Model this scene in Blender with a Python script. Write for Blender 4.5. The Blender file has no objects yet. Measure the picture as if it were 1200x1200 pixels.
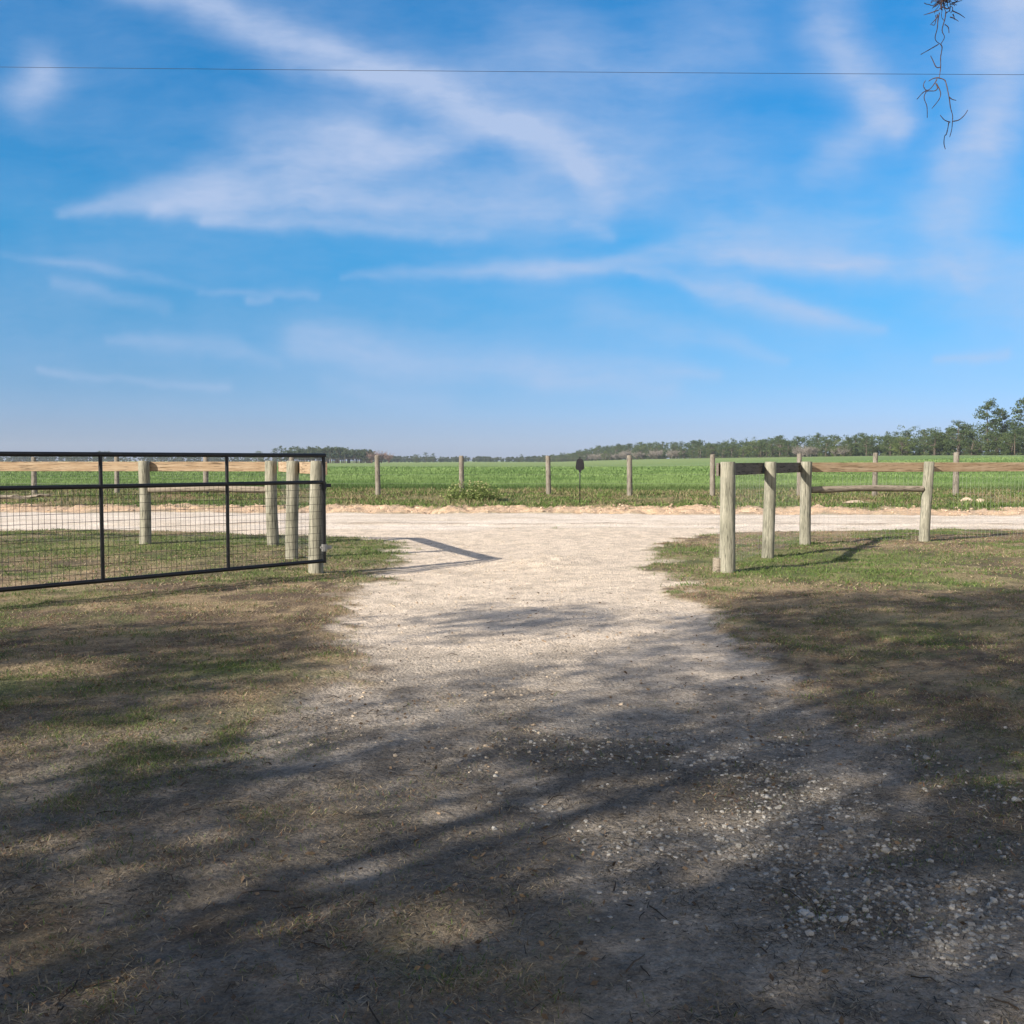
import bpy, math, random
import numpy as np
rng = np.random.default_rng(7)
random.seed(7)
scene = bpy.context.scene
COL = scene.collection
R = math.radians

# ------------------------------------------------------------------ camera model
F, EYE, TH = 1150.0, 1.6, math.atan(60 / 1150.0)      # focal (px of a 1200 px wide frame), eye height, pitch down
CT, ST = math.cos(TH), math.sin(TH)
SUNV = np.array([-1.59, -1.22, 1.0])                  # towards the sun
SX, SY = 1.59, 1.22                                   # shadow offset per metre of height

def ray(px, py):
    u, v = (px - 600) / F, (600 - py) / F
    return u, CT + v * ST, -ST + v * CT

def at(px, py, z=0.0):
    a, b, c = ray(px, py)
    t = (z - EYE) / c
    return np.array([a * t, b * t, z])

def at_y(px, py, Y):
    a, b, c = ray(px, py)
    t = Y / b
    return np.array([a * t, Y, EYE + c * t])

def to_px(x, y, z):
    d = y * CT - (z - EYE) * ST
    d = np.where(np.abs(d) < 1e-4, 1e-4, d)
    return 600 + F * x / d, 600 - F * (y * ST + (z - EYE) * CT) / d, d

# ------------------------------------------------------------------ numpy noise
def _h(ix, iy, s):
    h = (ix.astype(np.int64) * 374761393 + iy.astype(np.int64) * 668265263 + s * 974634777) & 0xFFFFFFFF
    h = ((h ^ (h >> 13)) * 1274126177) & 0xFFFFFFFF
    h = ((h ^ (h >> 16)) * 2246822519) & 0xFFFFFFFF
    return ((h ^ (h >> 15)) & 0xFFFFFF) / float(0xFFFFFF)

def vnoise(x, y, s=0):
    x = np.asarray(x, float); y = np.asarray(y, float)
    ix, iy = np.floor(x), np.floor(y)
    fx, fy = x - ix, y - iy
    fx = fx * fx * fx * (fx * (fx * 6 - 15) + 10); fy = fy * fy * fy * (fy * (fy * 6 - 15) + 10)
    a, b = _h(ix, iy, s), _h(ix + 1, iy, s)
    c, d = _h(ix, iy + 1, s), _h(ix + 1, iy + 1, s)
    return (a + (b - a) * fx) * (1 - fy) + (c + (d - c) * fx) * fy

def fbm(x, y, sc, o=4, s=0, gain=.5):
    t = 0; amp = 1; n = 0
    x = np.asarray(x, float) * sc; y = np.asarray(y, float) * sc
    for i in range(o):
        t = t + amp * vnoise(x + 13.7 * i, y - 7.1 * i, s + i); n += amp
        amp *= gain
        x, y = 1.7 * x + 1.1 * y, 1.7 * y - 1.1 * x
    return t / n

def sst(a, b, x):
    t = np.clip((x - a) / (b - a), 0, 1)
    return t * t * (3 - 2 * t)

def lerp(a, b, t):
    a = np.asarray(a, float); b = np.asarray(b, float); t = np.asarray(t)[..., None]
    return a * (1 - t) + b * t

# ------------------------------------------------------------------ mesh helpers
def link(o, parent=None):
    COL.objects.link(o)
    if parent is not None:
        o.parent = parent
    return o

def np_obj(name, V, faces, mat, parent=None, col=None, smooth=False):
    """V (n,3); faces: list of int arrays (m,k); col (n,3) point colour"""
    V = np.ascontiguousarray(V, dtype=np.float32)
    faces = [np.asarray(f, dtype=np.int32) for f in faces if len(f)]
    me = bpy.data.meshes.new(name)
    me.vertices.add(len(V)); me.vertices.foreach_set('co', V.ravel())
    loops = np.concatenate([f.ravel() for f in faces])
    tot = np.concatenate([np.full(len(f), f.shape[1], np.int32) for f in faces])
    start = np.concatenate([[0], np.cumsum(tot)[:-1]]).astype(np.int32)
    me.loops.add(len(loops)); me.loops.foreach_set('vertex_index', loops)
    me.polygons.add(len(tot)); me.polygons.foreach_set('loop_start', start)
    me.polygons.foreach_set('loop_total', tot)
    me.polygons.foreach_set('use_smooth', np.full(len(tot), smooth))
    me.update(calc_edges=True); me.validate()
    if col is not None:
        a = me.color_attributes.new('Col', 'FLOAT_COLOR', 'POINT')
        c = np.ones((len(V), 4), np.float32); c[:, :3] = col
        a.data.foreach_set('color', c.ravel())
    me.materials.append(mat)
    return link(bpy.data.objects.new(name, me), parent)

class MB:
    def __init__(s): s.V = []; s.F = []; s.C = []; s.n = 0
    def add(s, V, faces, col=None):
        V = np.asarray(V, float)
        for f in faces: s.F.append(np.asarray(f, np.int32) + s.n)
        s.V.append(V); s.n += len(V)
        s.C.append(np.broadcast_to(np.array((.5, .5, .5) if col is None else col, float), V.shape).copy())
        return s
    def build(s, name, mat, parent=None, smooth=False, origin=None):
        V = np.concatenate(s.V)
        if origin is not None: V = V - np.asarray(origin)
        return np_obj(name, V, s.F, mat, parent, np.concatenate(s.C), smooth)

def tube(pts, radii, n=8, cap=True, wob=0.0):
    P = np.asarray(pts, float); m = len(P)
    r = np.broadcast_to(np.asarray(radii, float), (m,))
    T = np.gradient(P, axis=0); T /= np.linalg.norm(T, axis=1)[:, None] + 1e-9
    up = np.array([0, 0, 1.0]) if abs(T[0, 2]) < .8 else np.array([1.0, 0, 0])
    V = np.zeros((m, n, 3)); a = np.arange(n) / n * 2 * np.pi
    for i in range(m):
        x = np.cross(T[i], up); x /= np.linalg.norm(x) + 1e-9
        y = np.cross(x, T[i]); up = y
        rr = r[i] * (1 + wob * (rng.random(n) - .5))
        V[i] = P[i] + np.cos(a)[:, None] * x * rr[:, None] + np.sin(a)[:, None] * y * rr[:, None]
    i, j = np.meshgrid(np.arange(m - 1), np.arange(n), indexing='ij')
    k = (j + 1) % n
    f = np.stack([i * n + j, i * n + k, (i + 1) * n + k, (i + 1) * n + j], -1).reshape(-1, 4)
    fs = [f[:, ::-1]]
    if cap: fs += [np.arange(n)[None, :], (np.arange(n)[::-1] + (m - 1) * n)[None, :]]
    return V.reshape(-1, 3), fs

def box(c, s, ax=None, bev=0.0):
    """box with chamfered long edges; ax = 3 unit rows"""
    A = np.eye(3) if ax is None else np.asarray(ax, float)
    h = np.asarray(s, float) / 2; b = min(bev, h.min() * .6)
    if b <= 0:
        q = np.array([[-1, -1, -1], [1, -1, -1], [1, 1, -1], [-1, 1, -1], [-1, -1, 1], [1, -1, 1], [1, 1, 1], [-1, 1, 1]], float) * h
        f = np.array([[0, 3, 2, 1], [4, 5, 6, 7], [0, 1, 5, 4], [1, 2, 6, 5], [2, 3, 7, 6], [3, 0, 4, 7]])
        return q @ A + np.asarray(c), [f]
    oc = []
    for sy, sz in ((-1, -1), (1, -1), (1, 1), (-1, 1)):
        p1 = (sy * (h[1] - b), sz * h[2]); p2 = (sy * h[1], sz * (h[2] - b))
        oc += ([p1, p2] if (sy * sz) < 0 else [p2, p1])
    oc = np.array(oc)                                  # 8-gon ring (y,z)
    ring = []
    for x, k in ((-h[0], 1 - b / h[1] * .5), (-h[0] + b * .6, 1), (h[0] - b * .6, 1), (h[0], 1 - b / h[1] * .5)):
        ring.append(np.c_[np.full(8, x), oc * k])
    V = np.concatenate(ring); F4 = []
    for i in range(3):
        for j in range(8):
            k = (j + 1) % 8
            F4.append([i * 8 + j, (i + 1) * 8 + j, (i + 1) * 8 + k, i * 8 + k])
    return V @ A + np.asarray(c), [np.array(F4), np.arange(8)[None, :], (np.arange(8)[::-1] + 24)[None, :]]

def axes_from(d):
    d = np.asarray(d, float); d = d / np.linalg.norm(d)
    y = np.cross([0, 0, 1.0], d); y /= np.linalg.norm(y)
    return np.array([d, y, np.cross(d, y)])

def leaf_quads(C, size, asp=.55, flat=0.0):
    """random leaf-like rhombs at centres C"""
    n = len(C)
    a = rng.normal(size=(n, 3)); a[:, 2] *= (1 - flat); a /= np.linalg.norm(a, axis=1)[:, None]
    b = rng.normal(size=(n, 3)); b[:, 2] *= (1 - flat)
    b -= (b * a).sum(1)[:, None] * a; b /= np.linalg.norm(b, axis=1)[:, None] + 1e-9
    L = np.broadcast_to(np.asarray(size, float), (n,))[:, None] * .5
    V = np.stack([C - a * L, C + b * L * asp, C + a * L, C - b * L * asp], 1).reshape(-1, 3)
    return V, np.arange(4 * n).reshape(-1, 4)

def blades(P, length, width, lean, droop=.35, yaw=None):
    """grass blades: 5 verts each; lean = tilt from vertical in rad"""
    n = len(P)
    L = np.broadcast_to(length, (n,)); W = np.broadcast_to(width, (n,)) * .5; le = np.broadcast_to(lean, (n,))
    az = rng.random(n) * 2 * np.pi if yaw is None else yaw
    dx, dy = np.cos(az), np.sin(az)
    f = rng.random(n) * np.pi
    sx, sy = np.cos(f), np.sin(f)
    z1 = np.cos(le) * L * .55; h1 = np.sin(le) * L * .55
    l2 = np.minimum(le + droop * (.5 + rng.random(n)), 1.62)
    z2 = z1 + np.cos(l2) * L * .45; h2 = h1 + np.sin(l2) * L * .45
    V = np.zeros((n, 5, 3))
    for i, (h, z, w) in enumerate(((0, 0, 1), (0, 0, -1), (h1, z1, -.8), (h1, z1, .8), (h2, z2, 0))):
        V[:, i, 0] = P[:, 0] + dx * h + sx * W * w
        V[:, i, 1] = P[:, 1] + dy * h + sy * W * w
        V[:, i, 2] = P[:, 2] + z
    b = np.arange(n)[:, None] * 5
    return V.reshape(-1, 3), [b + np.array([[0, 1, 2, 3]]), b + np.array([[3, 2, 4]])]

# ------------------------------------------------------------------ naming helpers
def tag(o, label=None, cat=None, group=None, kind=None):
    if label: o['label'] = label
    if cat: o['category'] = cat
    if group: o['group'] = group
    if kind: o['kind'] = kind
    return o

def empty(name, loc, label, cat, group=None):
    o = bpy.data.objects.new(name, None); o.empty_display_size = .2
    link(o); o.location = tuple(float(v) for v in loc)
    return tag(o, label, cat, group)

# ------------------------------------------------------------------ materials
def new_mat(name):
    m = bpy.data.materials.new(name); m.use_nodes = True
    nt = m.node_tree; nt.nodes.clear()
    out = nt.nodes.new('ShaderNodeOutputMaterial')
    return m, nt, out

class NT:
    def __init__(s, nt): s.nt = nt
    def n(s, t, **kw):
        x = s.nt.nodes.new(t)
        for k, v in kw.items(): setattr(x, k, v)
        return x
    def set(s, sock, v):
        if hasattr(v, 'is_output') or isinstance(v, bpy.types.NodeSocket): s.nt.links.new(v, sock)
        else: sock.default_value = v
    def m(s, op, a, b=0.0, c=0.0, clamp=False):
        x = s.n('ShaderNodeMath', operation=op, use_clamp=clamp)
        for i, v in enumerate((a, b, c)): s.set(x.inputs[i], v)
        return x.outputs[0]
    def vm(s, op, a, b=None, scale=None):
        x = s.n('ShaderNodeVectorMath', operation=op)
        s.set(x.inputs[0], a)
        if b is not None: s.set(x.inputs[1], b)
        if scale is not None: s.set(x.inputs['Scale'], scale)
        return x.outputs['Value'] if op in ('DOT_PRODUCT', 'LENGTH', 'DISTANCE') else x.outputs['Vector']
    def noise(s, vec, scale, detail=4, rough=.55, dist=0.0):
        x = s.n('ShaderNodeTexNoise')
        s.set(x.inputs['Vector'], vec); x.inputs['Scale'].default_value = scale
        x.inputs['Detail'].default_value = detail; x.inputs['Roughness'].default_value = rough
        x.inputs['Distortion'].default_value = dist
        return x.outputs['Fac']
    def ramp(s, f, stops):
        x = s.n('ShaderNodeValToRGB'); s.set(x.inputs[0], f)
        e = x.color_ramp.elements
        while len(e) < len(stops): e.new(.5)
        for k, (p, c) in zip(e, stops):
            k.position = p; k.color = (*c, 1) if len(c) == 3 else c
        return x.outputs[0]
    def mix(s, f, a, b, bt='MIX'):
        x = s.n('ShaderNodeMix', data_type='RGBA', blend_type=bt)
        s.set(x.inputs[0], f); s.set(x.inputs[6], a); s.set(x.inputs[7], b)
        return x.outputs[2]
    def mapping(s, vec, scale=(1, 1, 1), rot=(0, 0, 0)):
        x = s.n('ShaderNodeMapping'); s.set(x.inputs[0], vec)
        x.inputs['Scale'].default_value = scale; x.inputs['Rotation'].default_value = rot
        return x.outputs[0]

def bsdf(N, out, color, rough=.9, spec=.2, normal=None, metal=0.0):
    b = N.n('ShaderNodeBsdfPrincipled')
    N.set(b.inputs['Base Color'], color); N.set(b.inputs['Roughness'], rough)
    b.inputs['Specular IOR Level'].default_value = spec; b.inputs['Metallic'].default_value = metal
    if normal is not None: N.set(b.inputs['Normal'], normal)
    N.nt.links.new(b.outputs[0], out.inputs[0])
    return b

def gray(v): return (v, v, v)

def mat_terrain():
    m, nt, out = new_mat('terrain'); N = NT(nt)
    col = N.n('ShaderNodeAttribute', attribute_name='Col').outputs['Color']
    g = N.n('ShaderNodeNewGeometry').outputs['Position']
    n1 = N.noise(g, 2.2, 6, .7); n2 = N.noise(g, 22, 4, .7); n3 = N.noise(g, 95, 5, .82)
    v = N.m('ADD', N.m('MULTIPLY', n1, .3), N.m('ADD', N.m('MULTIPLY', n2, .7), N.m('MULTIPLY', n3, 1.0)))   # ~1.0
    v = N.m('MULTIPLY_ADD', N.m('SUBTRACT', v, 1.0), 2.3, 1.0, clamp=False)
    v = N.m('MAXIMUM', v, .25)
    c = N.mix(1.0, col, N.n('ShaderNodeCombineColor').outputs[0], 'MULTIPLY')
    cc = [x for x in nt.nodes if x.bl_idname == 'ShaderNodeCombineColor'][0]
    for i in range(3): N.set(cc.inputs[i], v)
    vor = N.n('ShaderNodeTexVoronoi'); N.set(vor.inputs['Vector'], g); vor.inputs['Scale'].default_value = 38
    hgt = N.m('ADD', N.m('MULTIPLY', n2, .6), N.m('ADD', N.m('MULTIPLY', n3, .35), N.m('MULTIPLY', vor.outputs['Distance'], -.35)))
    bp = N.n('ShaderNodeBump'); bp.inputs['Strength'].default_value = 1.0; bp.inputs['Distance'].default_value = .04
    N.set(bp.inputs['Height'], hgt)
    bsdf(N, out, c, .95, .1, bp.outputs[0])
    return m

def mat_attr(name, rough=.85, spec=.15, transl=0.0, noise_scale=None, amt=.5):
    m, nt, out = new_mat(name); N = NT(nt)
    c = N.n('ShaderNodeAttribute', attribute_name='Col').outputs['Color']
    if noise_scale:
        g = N.n('ShaderNodeTexCoord').outputs['Object']
        v = N.noise(g, noise_scale, 4, .65)
        k = N.ramp(v, [(.25, gray(1 - amt)), (.75, gray(1 + amt))])
        c = N.mix(1.0, c, k, 'MULTIPLY')
    b = bsdf(N, out, c, rough, spec)
    if transl:
        t = N.n('ShaderNodeBsdfTranslucent'); N.set(t.inputs[0], c)
        x = N.n('ShaderNodeMixShader'); x.inputs[0].default_value = transl
        nt.links.new(b.outputs[0], x.inputs[1]); nt.links.new(t.outputs[0], x.inputs[2]); nt.links.new(x.outputs[0], out.inputs[0])
    return m

def mat_wood(name, stops, stretch=(9, 9, 1.2), fine=14, bump=.5, rot=(0, 0, 0), top=None):
    m, nt, out = new_mat(name); N = NT(nt)
    oi = N.n('ShaderNodeObjectInfo').outputs['Random']
    g = N.n('ShaderNodeTexCoord').outputs['Object']
    off = N.n('ShaderNodeCombineXYZ'); N.set(off.inputs[0], N.m('MULTIPLY', oi, 37)); N.set(off.inputs[2], N.m('MULTIPLY', oi, 11))
    p = N.mapping(N.vm('ADD', g, off.outputs[0]), stretch, rot)
    a = N.noise(p, 1.6, 6, .7, .4); b = N.noise(p, fine, 3, .7)
    blot = N.noise(N.vm('ADD', g, off.outputs[0]), 3.0, 4, .6)
    f = N.m('ADD', N.m('MULTIPLY', a, .55), N.m('ADD', N.m('MULTIPLY', b, .25), N.m('MULTIPLY', blot, .25)))
    c = N.ramp(f, stops)
    crack = N.ramp(N.noise(p, 4.5, 2, .5), [(.34, gray(.15)), (.43, gray(1))])
    c = N.mix(.8, c, crack, 'MULTIPLY')
    bp = N.n('ShaderNodeBump'); bp.inputs['Strength'].default_value = bump; bp.inputs['Distance'].default_value = .012
    N.set(bp.inputs['Height'], N.m('ADD', a, N.m('MULTIPLY', b, .5)))
    bsdf(N, out, c, .9, .12, bp.outputs[0])
    return m

def mat_plain(name, color, rough=.5, spec=.4, metal=0.0, ns=8, var=.35):
    m, nt, out = new_mat(name); N = NT(nt)
    g = N.n('ShaderNodeTexCoord').outputs['Object']
    v = N.noise(g, ns, 5, .65)
    c = N.ramp(v, [(.3, tuple(x * (1 - var) for x in color)), (.7, tuple(x * (1 + var) for x in color))])
    bsdf(N, out, c, N.m('MULTIPLY_ADD', v, .3, rough - .15), spec, None, metal)
    return m

M = dict(
    terrain=mat_terrain(),
    grass=mat_attr('grass_blades', .7, .2, .25),
    leaf=mat_attr('tree_leaves', .65, .25, .15),
    twig=mat_attr('bare_twigs', .9, .1),
    stone=mat_attr('stones', .85, .25, 0, 60, .3),
    litter=mat_attr('dead_leaves', .8, .15, .1, 50, .3),
    bird=mat_attr('feathers', .7, .2, 0, 20, .3),
    post=mat_wood('weathered_post', [(.34, (.065, .063, .05)), (.48, (.19, .188, .148)), (.66, (.36, .345, .285))], (22, 22, 1.0)),
    farpost=mat_wood('old_fence_post', [(.3, (.075, .066, .054)), (.5, (.165, .148, .124)), (.7, (.28, .258, .225))], (14, 14, 1.1)),
    board=mat_wood('pine_board', [(.3, (.165, .112, .07)), (.5, (.285, .208, .135)), (.72, (.43, .35, .26))], (.8, 20, 20), 10, .4),
    shadeboard=mat_wood('shaded_board', [(.3, (.075, .066, .058)), (.5, (.13, .115, .10)), (.72, (.20, .18, .155))], (1.0, 16, 16), 10, .4),  # same boards on the short right run, their shade put into the colour
    log=mat_wood('grey_log', [(.3, (.10, .085, .07)), (.5, (.21, .18, .145)), (.7, (.34, .30, .25))], (1.2, 14, 14)),
    bark=mat_wood('bark', [(.3, (.05, .04, .032)), (.5, (.11, .092, .075)), (.7, (.19, .165, .14))], (6, 6, 1.2), 9, .9),
    black=mat_plain('black_paint', (.008, .009, .011), .42, .4),
    wire=mat_plain('wire', (.012, .012, .013), .5, .4),
    galv=mat_plain('galvanised_wire', (.28, .28, .27), .5, .5, .5),
    moss=mat_plain('moss_fibre', (.15, .10, .085), .9, .1),
    sign=mat_plain('sign_back', (.012, .012, .016), .5, .35),
)

# ------------------------------------------------------------------ terrain functions
LE = np.array([(2.0, .3), (2.8, .1), (3.29, -.15), (4., -.65), (4.7, -1.15), (5.4, -1.3), (6.34, -1.25), (8.36, -1.45), (11.5, -1.75), (14.7, -1.73), (17., -1.85), (19.8, -2.6), (21.1, -4.1), (22.6, -9), (24, -60)])
RE = np.array([(2.0, 2.6), (3.6, 2.3), (4.6, 2.4), (5.4, 2.35), (6.34, 2.2), (7.67, 2.2), (9.9, 2.33), (12.3, 2.14), (14.7, 2.17), (17.5, 2.5), (20.5, 3.4), (22.0, 5), (22.8, 10), (24, 60)])
FS = 12.5
def yn(x): return 22.9 - .025 * np.clip(x, -40, 40)
def yf(x): return 29.6 - .06 * np.clip(x, -40, 40) + .35 * (fbm(x, x * 0, .35, 3, 50) - .5)

def masks(x, y):
    n = fbm(x, y, .9, 4, 3) - .5; n2 = fbm(x, y, 4, 3, 9) - .5
    xl = np.interp(y, LE[:, 0], LE[:, 1]); xr = np.interp(y, RE[:, 0], RE[:, 1])
    soft = .28 + .5 * sst(8, 3, y)
    d = np.minimum(x - xl, xr - x) + 1.1 * n + .8 * n2
    drive = sst(-soft, soft, d) * (y < yn(x) + .3)
    road = sst(-.25, .35, (y - yn(x)) + .7 * n + .6 * n2) * sst(.25, -.25, y - yf(x) + .5 * n2)
    bank = sst(-.2, .25, y - yf(x) + .5 * n2) * sst(2.4, 1.0, y - yf(x) + 2.2 * n + 1.4 * n2)
    verge = sst(-.2, .25, y - yf(x)) * (1 - bank) * sst(.5, -.5, y - (yf(x) + FS) + 1.5 * n)
    field = sst(-.5, .5, y - (yf(x) + FS) + 1.5 * n)
    return drive, road, bank, verge, field, n, n2

def zbase(x, y):
    t = y - yf(x)
    z = .06 * sst(-.2, .9, t) + .09 * sst(.3, 2.0, t) + .17 * sst(1.8, 6.5, t)
    z = z + 2.7 * sst(20, 110, x) * sst(45, 260, y)
    z = z - .35 * sst(-20, -120, x) * sst(60, 300, y)
    return z

def height(x, y):
    x = np.asarray(x, float); y = np.asarray(y, float)
    drive, road, bank, verge, field, n, n2 = masks(x, y)
    near = sst(60, 35, y)
    z = zbase(x, y)
    yard = (y < yf(x))
    z = z + near * (.05 * (fbm(x, y, .5, 2, 21) - .5) + .035 * (fbm(x, y, 2.2, 3, 22) - .5) * (1 - .7 * np.maximum(drive, road)))
    z = z + near * .016 * (fbm(x, y, 9, 3, 23) - .5) * (1 - .5 * road)
    z = z + bank * (.22 * (fbm(x, y, 1.6, 4, 24) - .42) + .16 * (fbm(x, y, 5.5, 3, 27) - .5)) + verge * .12 * (fbm(x, y, .9, 3, 25) - .5)
    z = z - .02 * drive + .10 * np.exp(-((x - .55) ** 2 / .5 + (y - 15.3) ** 2 / .9)) * (.6 + .8 * fbm(x, y, 4, 3, 26))
    # wheel ruts of the road and a ridge along its near side
    for c, w, h in ((25.0, .28, -.025), (26.7, .3, -.03), (28.2, .3, -.03), (24.2, .16, .06), (25.8, .2, .02)):
        z = z + road * h * np.exp(-((y - c + .02 * x + .5 * n) / w) ** 2)
    # wheel tracks on the drive
    return z

SAND = np.array((.655, .56, .455)); ROADC = np.array((.65, .58, .505)); BANKC = np.array((.46, .345, .25))
SOIL = np.array((.125, .095, .07)); THATCH = np.array((.31, .24, .15)); GREEN = np.array((.085, .13, .035))
GREY = np.array((.36, .318, .268)); VERGE = np.array((.185, .165, .085)); FIELD = np.array((.15, .225, .085))

def greenness(x, y):
    """0..1: how green the yard grass is"""
    g = sst(.50, .70, fbm(x, y, .55, 4, 31) * .55 + fbm(x, y, 2.6, 3, 32) * .45) * (.5 + .5 * sst(9, 13, y))
    for cx, cy, rx, ry, a in ((5.2, 15.7, 3.4, 1.6, 1.0), (-7.5, 18, 4, 2, .7), (5.0, 13.4, 1.8, .8, .9), (-2.3, 17.5, 1.6, 2.6, .8), (-6, 19.5, 5, 1.6, .8), (-5, 15.5, 2, 1, .35),
                              (-2.25, 7.5, .5, .3, 1.0), (-3.6, 6.9, .6, .35, .9), (4.6, 13.9, 2.2, 1.0, 1.0), (3.1, 17.5, .9, .6, .8), (4.3, 9.5, 1.4, .7, .3), (6.5, 8.5, 1.6, .8, .35), (-3.2, 13.6, 1.4, .7, .6)):
        g = np.maximum(g, a * np.exp(-(((x - cx) / rx) ** 2 + ((y - cy) / ry) ** 2)) * 1.25)
    for cx, cy, rx, ry, a in ((8.5, 15.0, 2.2, 1.1, .9), (-4.5, 12.2, 2.5, 1.0, .6), (-2.2, 11.5, 1.0, 1.0, .8)):
        g = g * (1 - a * np.exp(-(((x - cx) / rx) ** 2 + ((y - cy) / ry) ** 2)))
    return np.clip(g, 0, 1)

def ground_color(x, y):
    drive, road, bank, verge, field, n, n2 = masks(x, y)
    a = fbm(x, y, 1.3, 5, 41); b = fbm(x, y, 6, 4, 42); c3 = fbm(x, y, .35, 3, 43)
    g = greenness(x, y)
    yard = lerp(SOIL, THATCH, sst(.40, .62, a * .6 + b * .4))
    yard = lerp(yard, GREEN * 1.15, .6 * g)
    yard = lerp(yard, np.array((.27, .205, .13)), .5 * sst(.56, .7, fbm(x, y, 1.1, 4, 44)))
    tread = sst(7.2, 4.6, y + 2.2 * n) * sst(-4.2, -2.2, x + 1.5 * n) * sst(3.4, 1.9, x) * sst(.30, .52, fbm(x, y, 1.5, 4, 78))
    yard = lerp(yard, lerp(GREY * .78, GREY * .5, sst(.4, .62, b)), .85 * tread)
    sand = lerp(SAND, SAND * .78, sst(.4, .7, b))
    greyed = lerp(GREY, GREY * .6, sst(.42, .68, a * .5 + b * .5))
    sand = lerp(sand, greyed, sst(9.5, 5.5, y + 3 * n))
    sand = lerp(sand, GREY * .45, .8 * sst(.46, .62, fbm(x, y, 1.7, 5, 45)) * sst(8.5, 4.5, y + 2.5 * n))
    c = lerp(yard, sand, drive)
    c = lerp(c, lerp(ROADC, ROADC * np.array((.86, .84, .80)), sst(.4, .7, fbm(x * .25, y, 2.2, 4, 46))), road)
    c = lerp(c, SOIL * 1.7, road * .75 * np.exp(-((y - 24.25 + .02 * x + .5 * n) / .16) ** 2) * sst(.40, .56, fbm(x, y, .6, 3, 77)))
    c = lerp(c, lerp(BANKC, BANKC * np.array((1.25, 1.2, 1.12)), sst(.4, .65, b)), bank)
    vc = lerp(VERGE, np.array((.10, .125, .045)), sst(.45, .6, fbm(x, y, .8, 4, 47)))
    vc = lerp(vc, np.array((.30, .20, .13)), .7 * sst(.55, .66, fbm(x, y, .5, 4, 48)))
    c = lerp(c, vc, verge)
    fc = lerp(FIELD, FIELD * np.array((.72, .8, .75)), sst(.4, .65, fbm(x, y * .5, .12, 4, 49)))
    fc = lerp(fc, FIELD * np.array((1.15, 1.02, 1.0)), sst(100, 400, y))
    c = lerp(c, fc, field)
    return c

# ------------------------------------------------------------------ terrain mesh split by zone
def steps(segs):
    out = [segs[0][0]]
    for a, b, s in segs:
        k = max(1, int(round((b - a) / s))); out += list(np.linspace(a, b, k + 1)[1:])
    return out
def geo(a, b, s, g):
    o = []
    while a < b: a += s; s *= g; o.append(a)
    return o
xp = steps([(0, 3, .045), (3, 7, .075), (7, 18, .16)]); xp += geo(18, 4500, .3, 1.22)
xs = np.array([-v for v in xp[:0:-1]] + xp)
ys = np.array(sorted([-v for v in geo(4, 400, 1, 1.35)] + steps([(-4, 2, .5), (2, 8, .045), (8, 15, .07), (15, 40, .12)]) + geo(40, 5500, .3, 1.13)))
GX, GY = np.meshgrid(xs, ys, indexing='xy')
fx, fy = GX.ravel(), GY.ravel()
TV = np.c_[fx, fy, height(fx, fy)]
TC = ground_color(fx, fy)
nx, ny = len(xs), len(ys)
ii, jj = np.meshgrid(np.arange(ny - 1), np.arange(nx - 1), indexing='ij')
TF = np.stack([ii * nx + jj, ii * nx + jj + 1, (ii + 1) * nx + jj + 1, (ii + 1) * nx + jj], -1).reshape(-1, 4)
cx = TV[TF].mean(1)
dm, rm, bm_, vm_, fm, _, _ = masks(cx[:, 0], cx[:, 1])
zone = np.where(cx[:, 1] > yf(cx[:, 0]) + FS, 4, np.where(cx[:, 1] > yf(cx[:, 0]), 3, np.where(cx[:, 1] > yn(cx[:, 0]), 2, np.where(dm > .5, 1, 0))))
for z, nm in enumerate(('ground', 'driveway', 'road', 'verge', 'field')):
    f = TF[zone == z]
    u, inv = np.unique(f, return_inverse=True)
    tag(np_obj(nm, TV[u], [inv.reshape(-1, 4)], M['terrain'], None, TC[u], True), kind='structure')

# ------------------------------------------------------------------ grass, weeds, gravel, litter
def scatter(n, x0, x1, y0, y1, fov=True, pad=1.12):
    x = x0 + (x1 - x0) * rng.random(n); y = y0 + (y1 - y0) * rng.random(n)
    if fov:
        k = np.abs(x) < .53 * y * pad + .3
        x, y = x[k], y[k]
    return x, y

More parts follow.
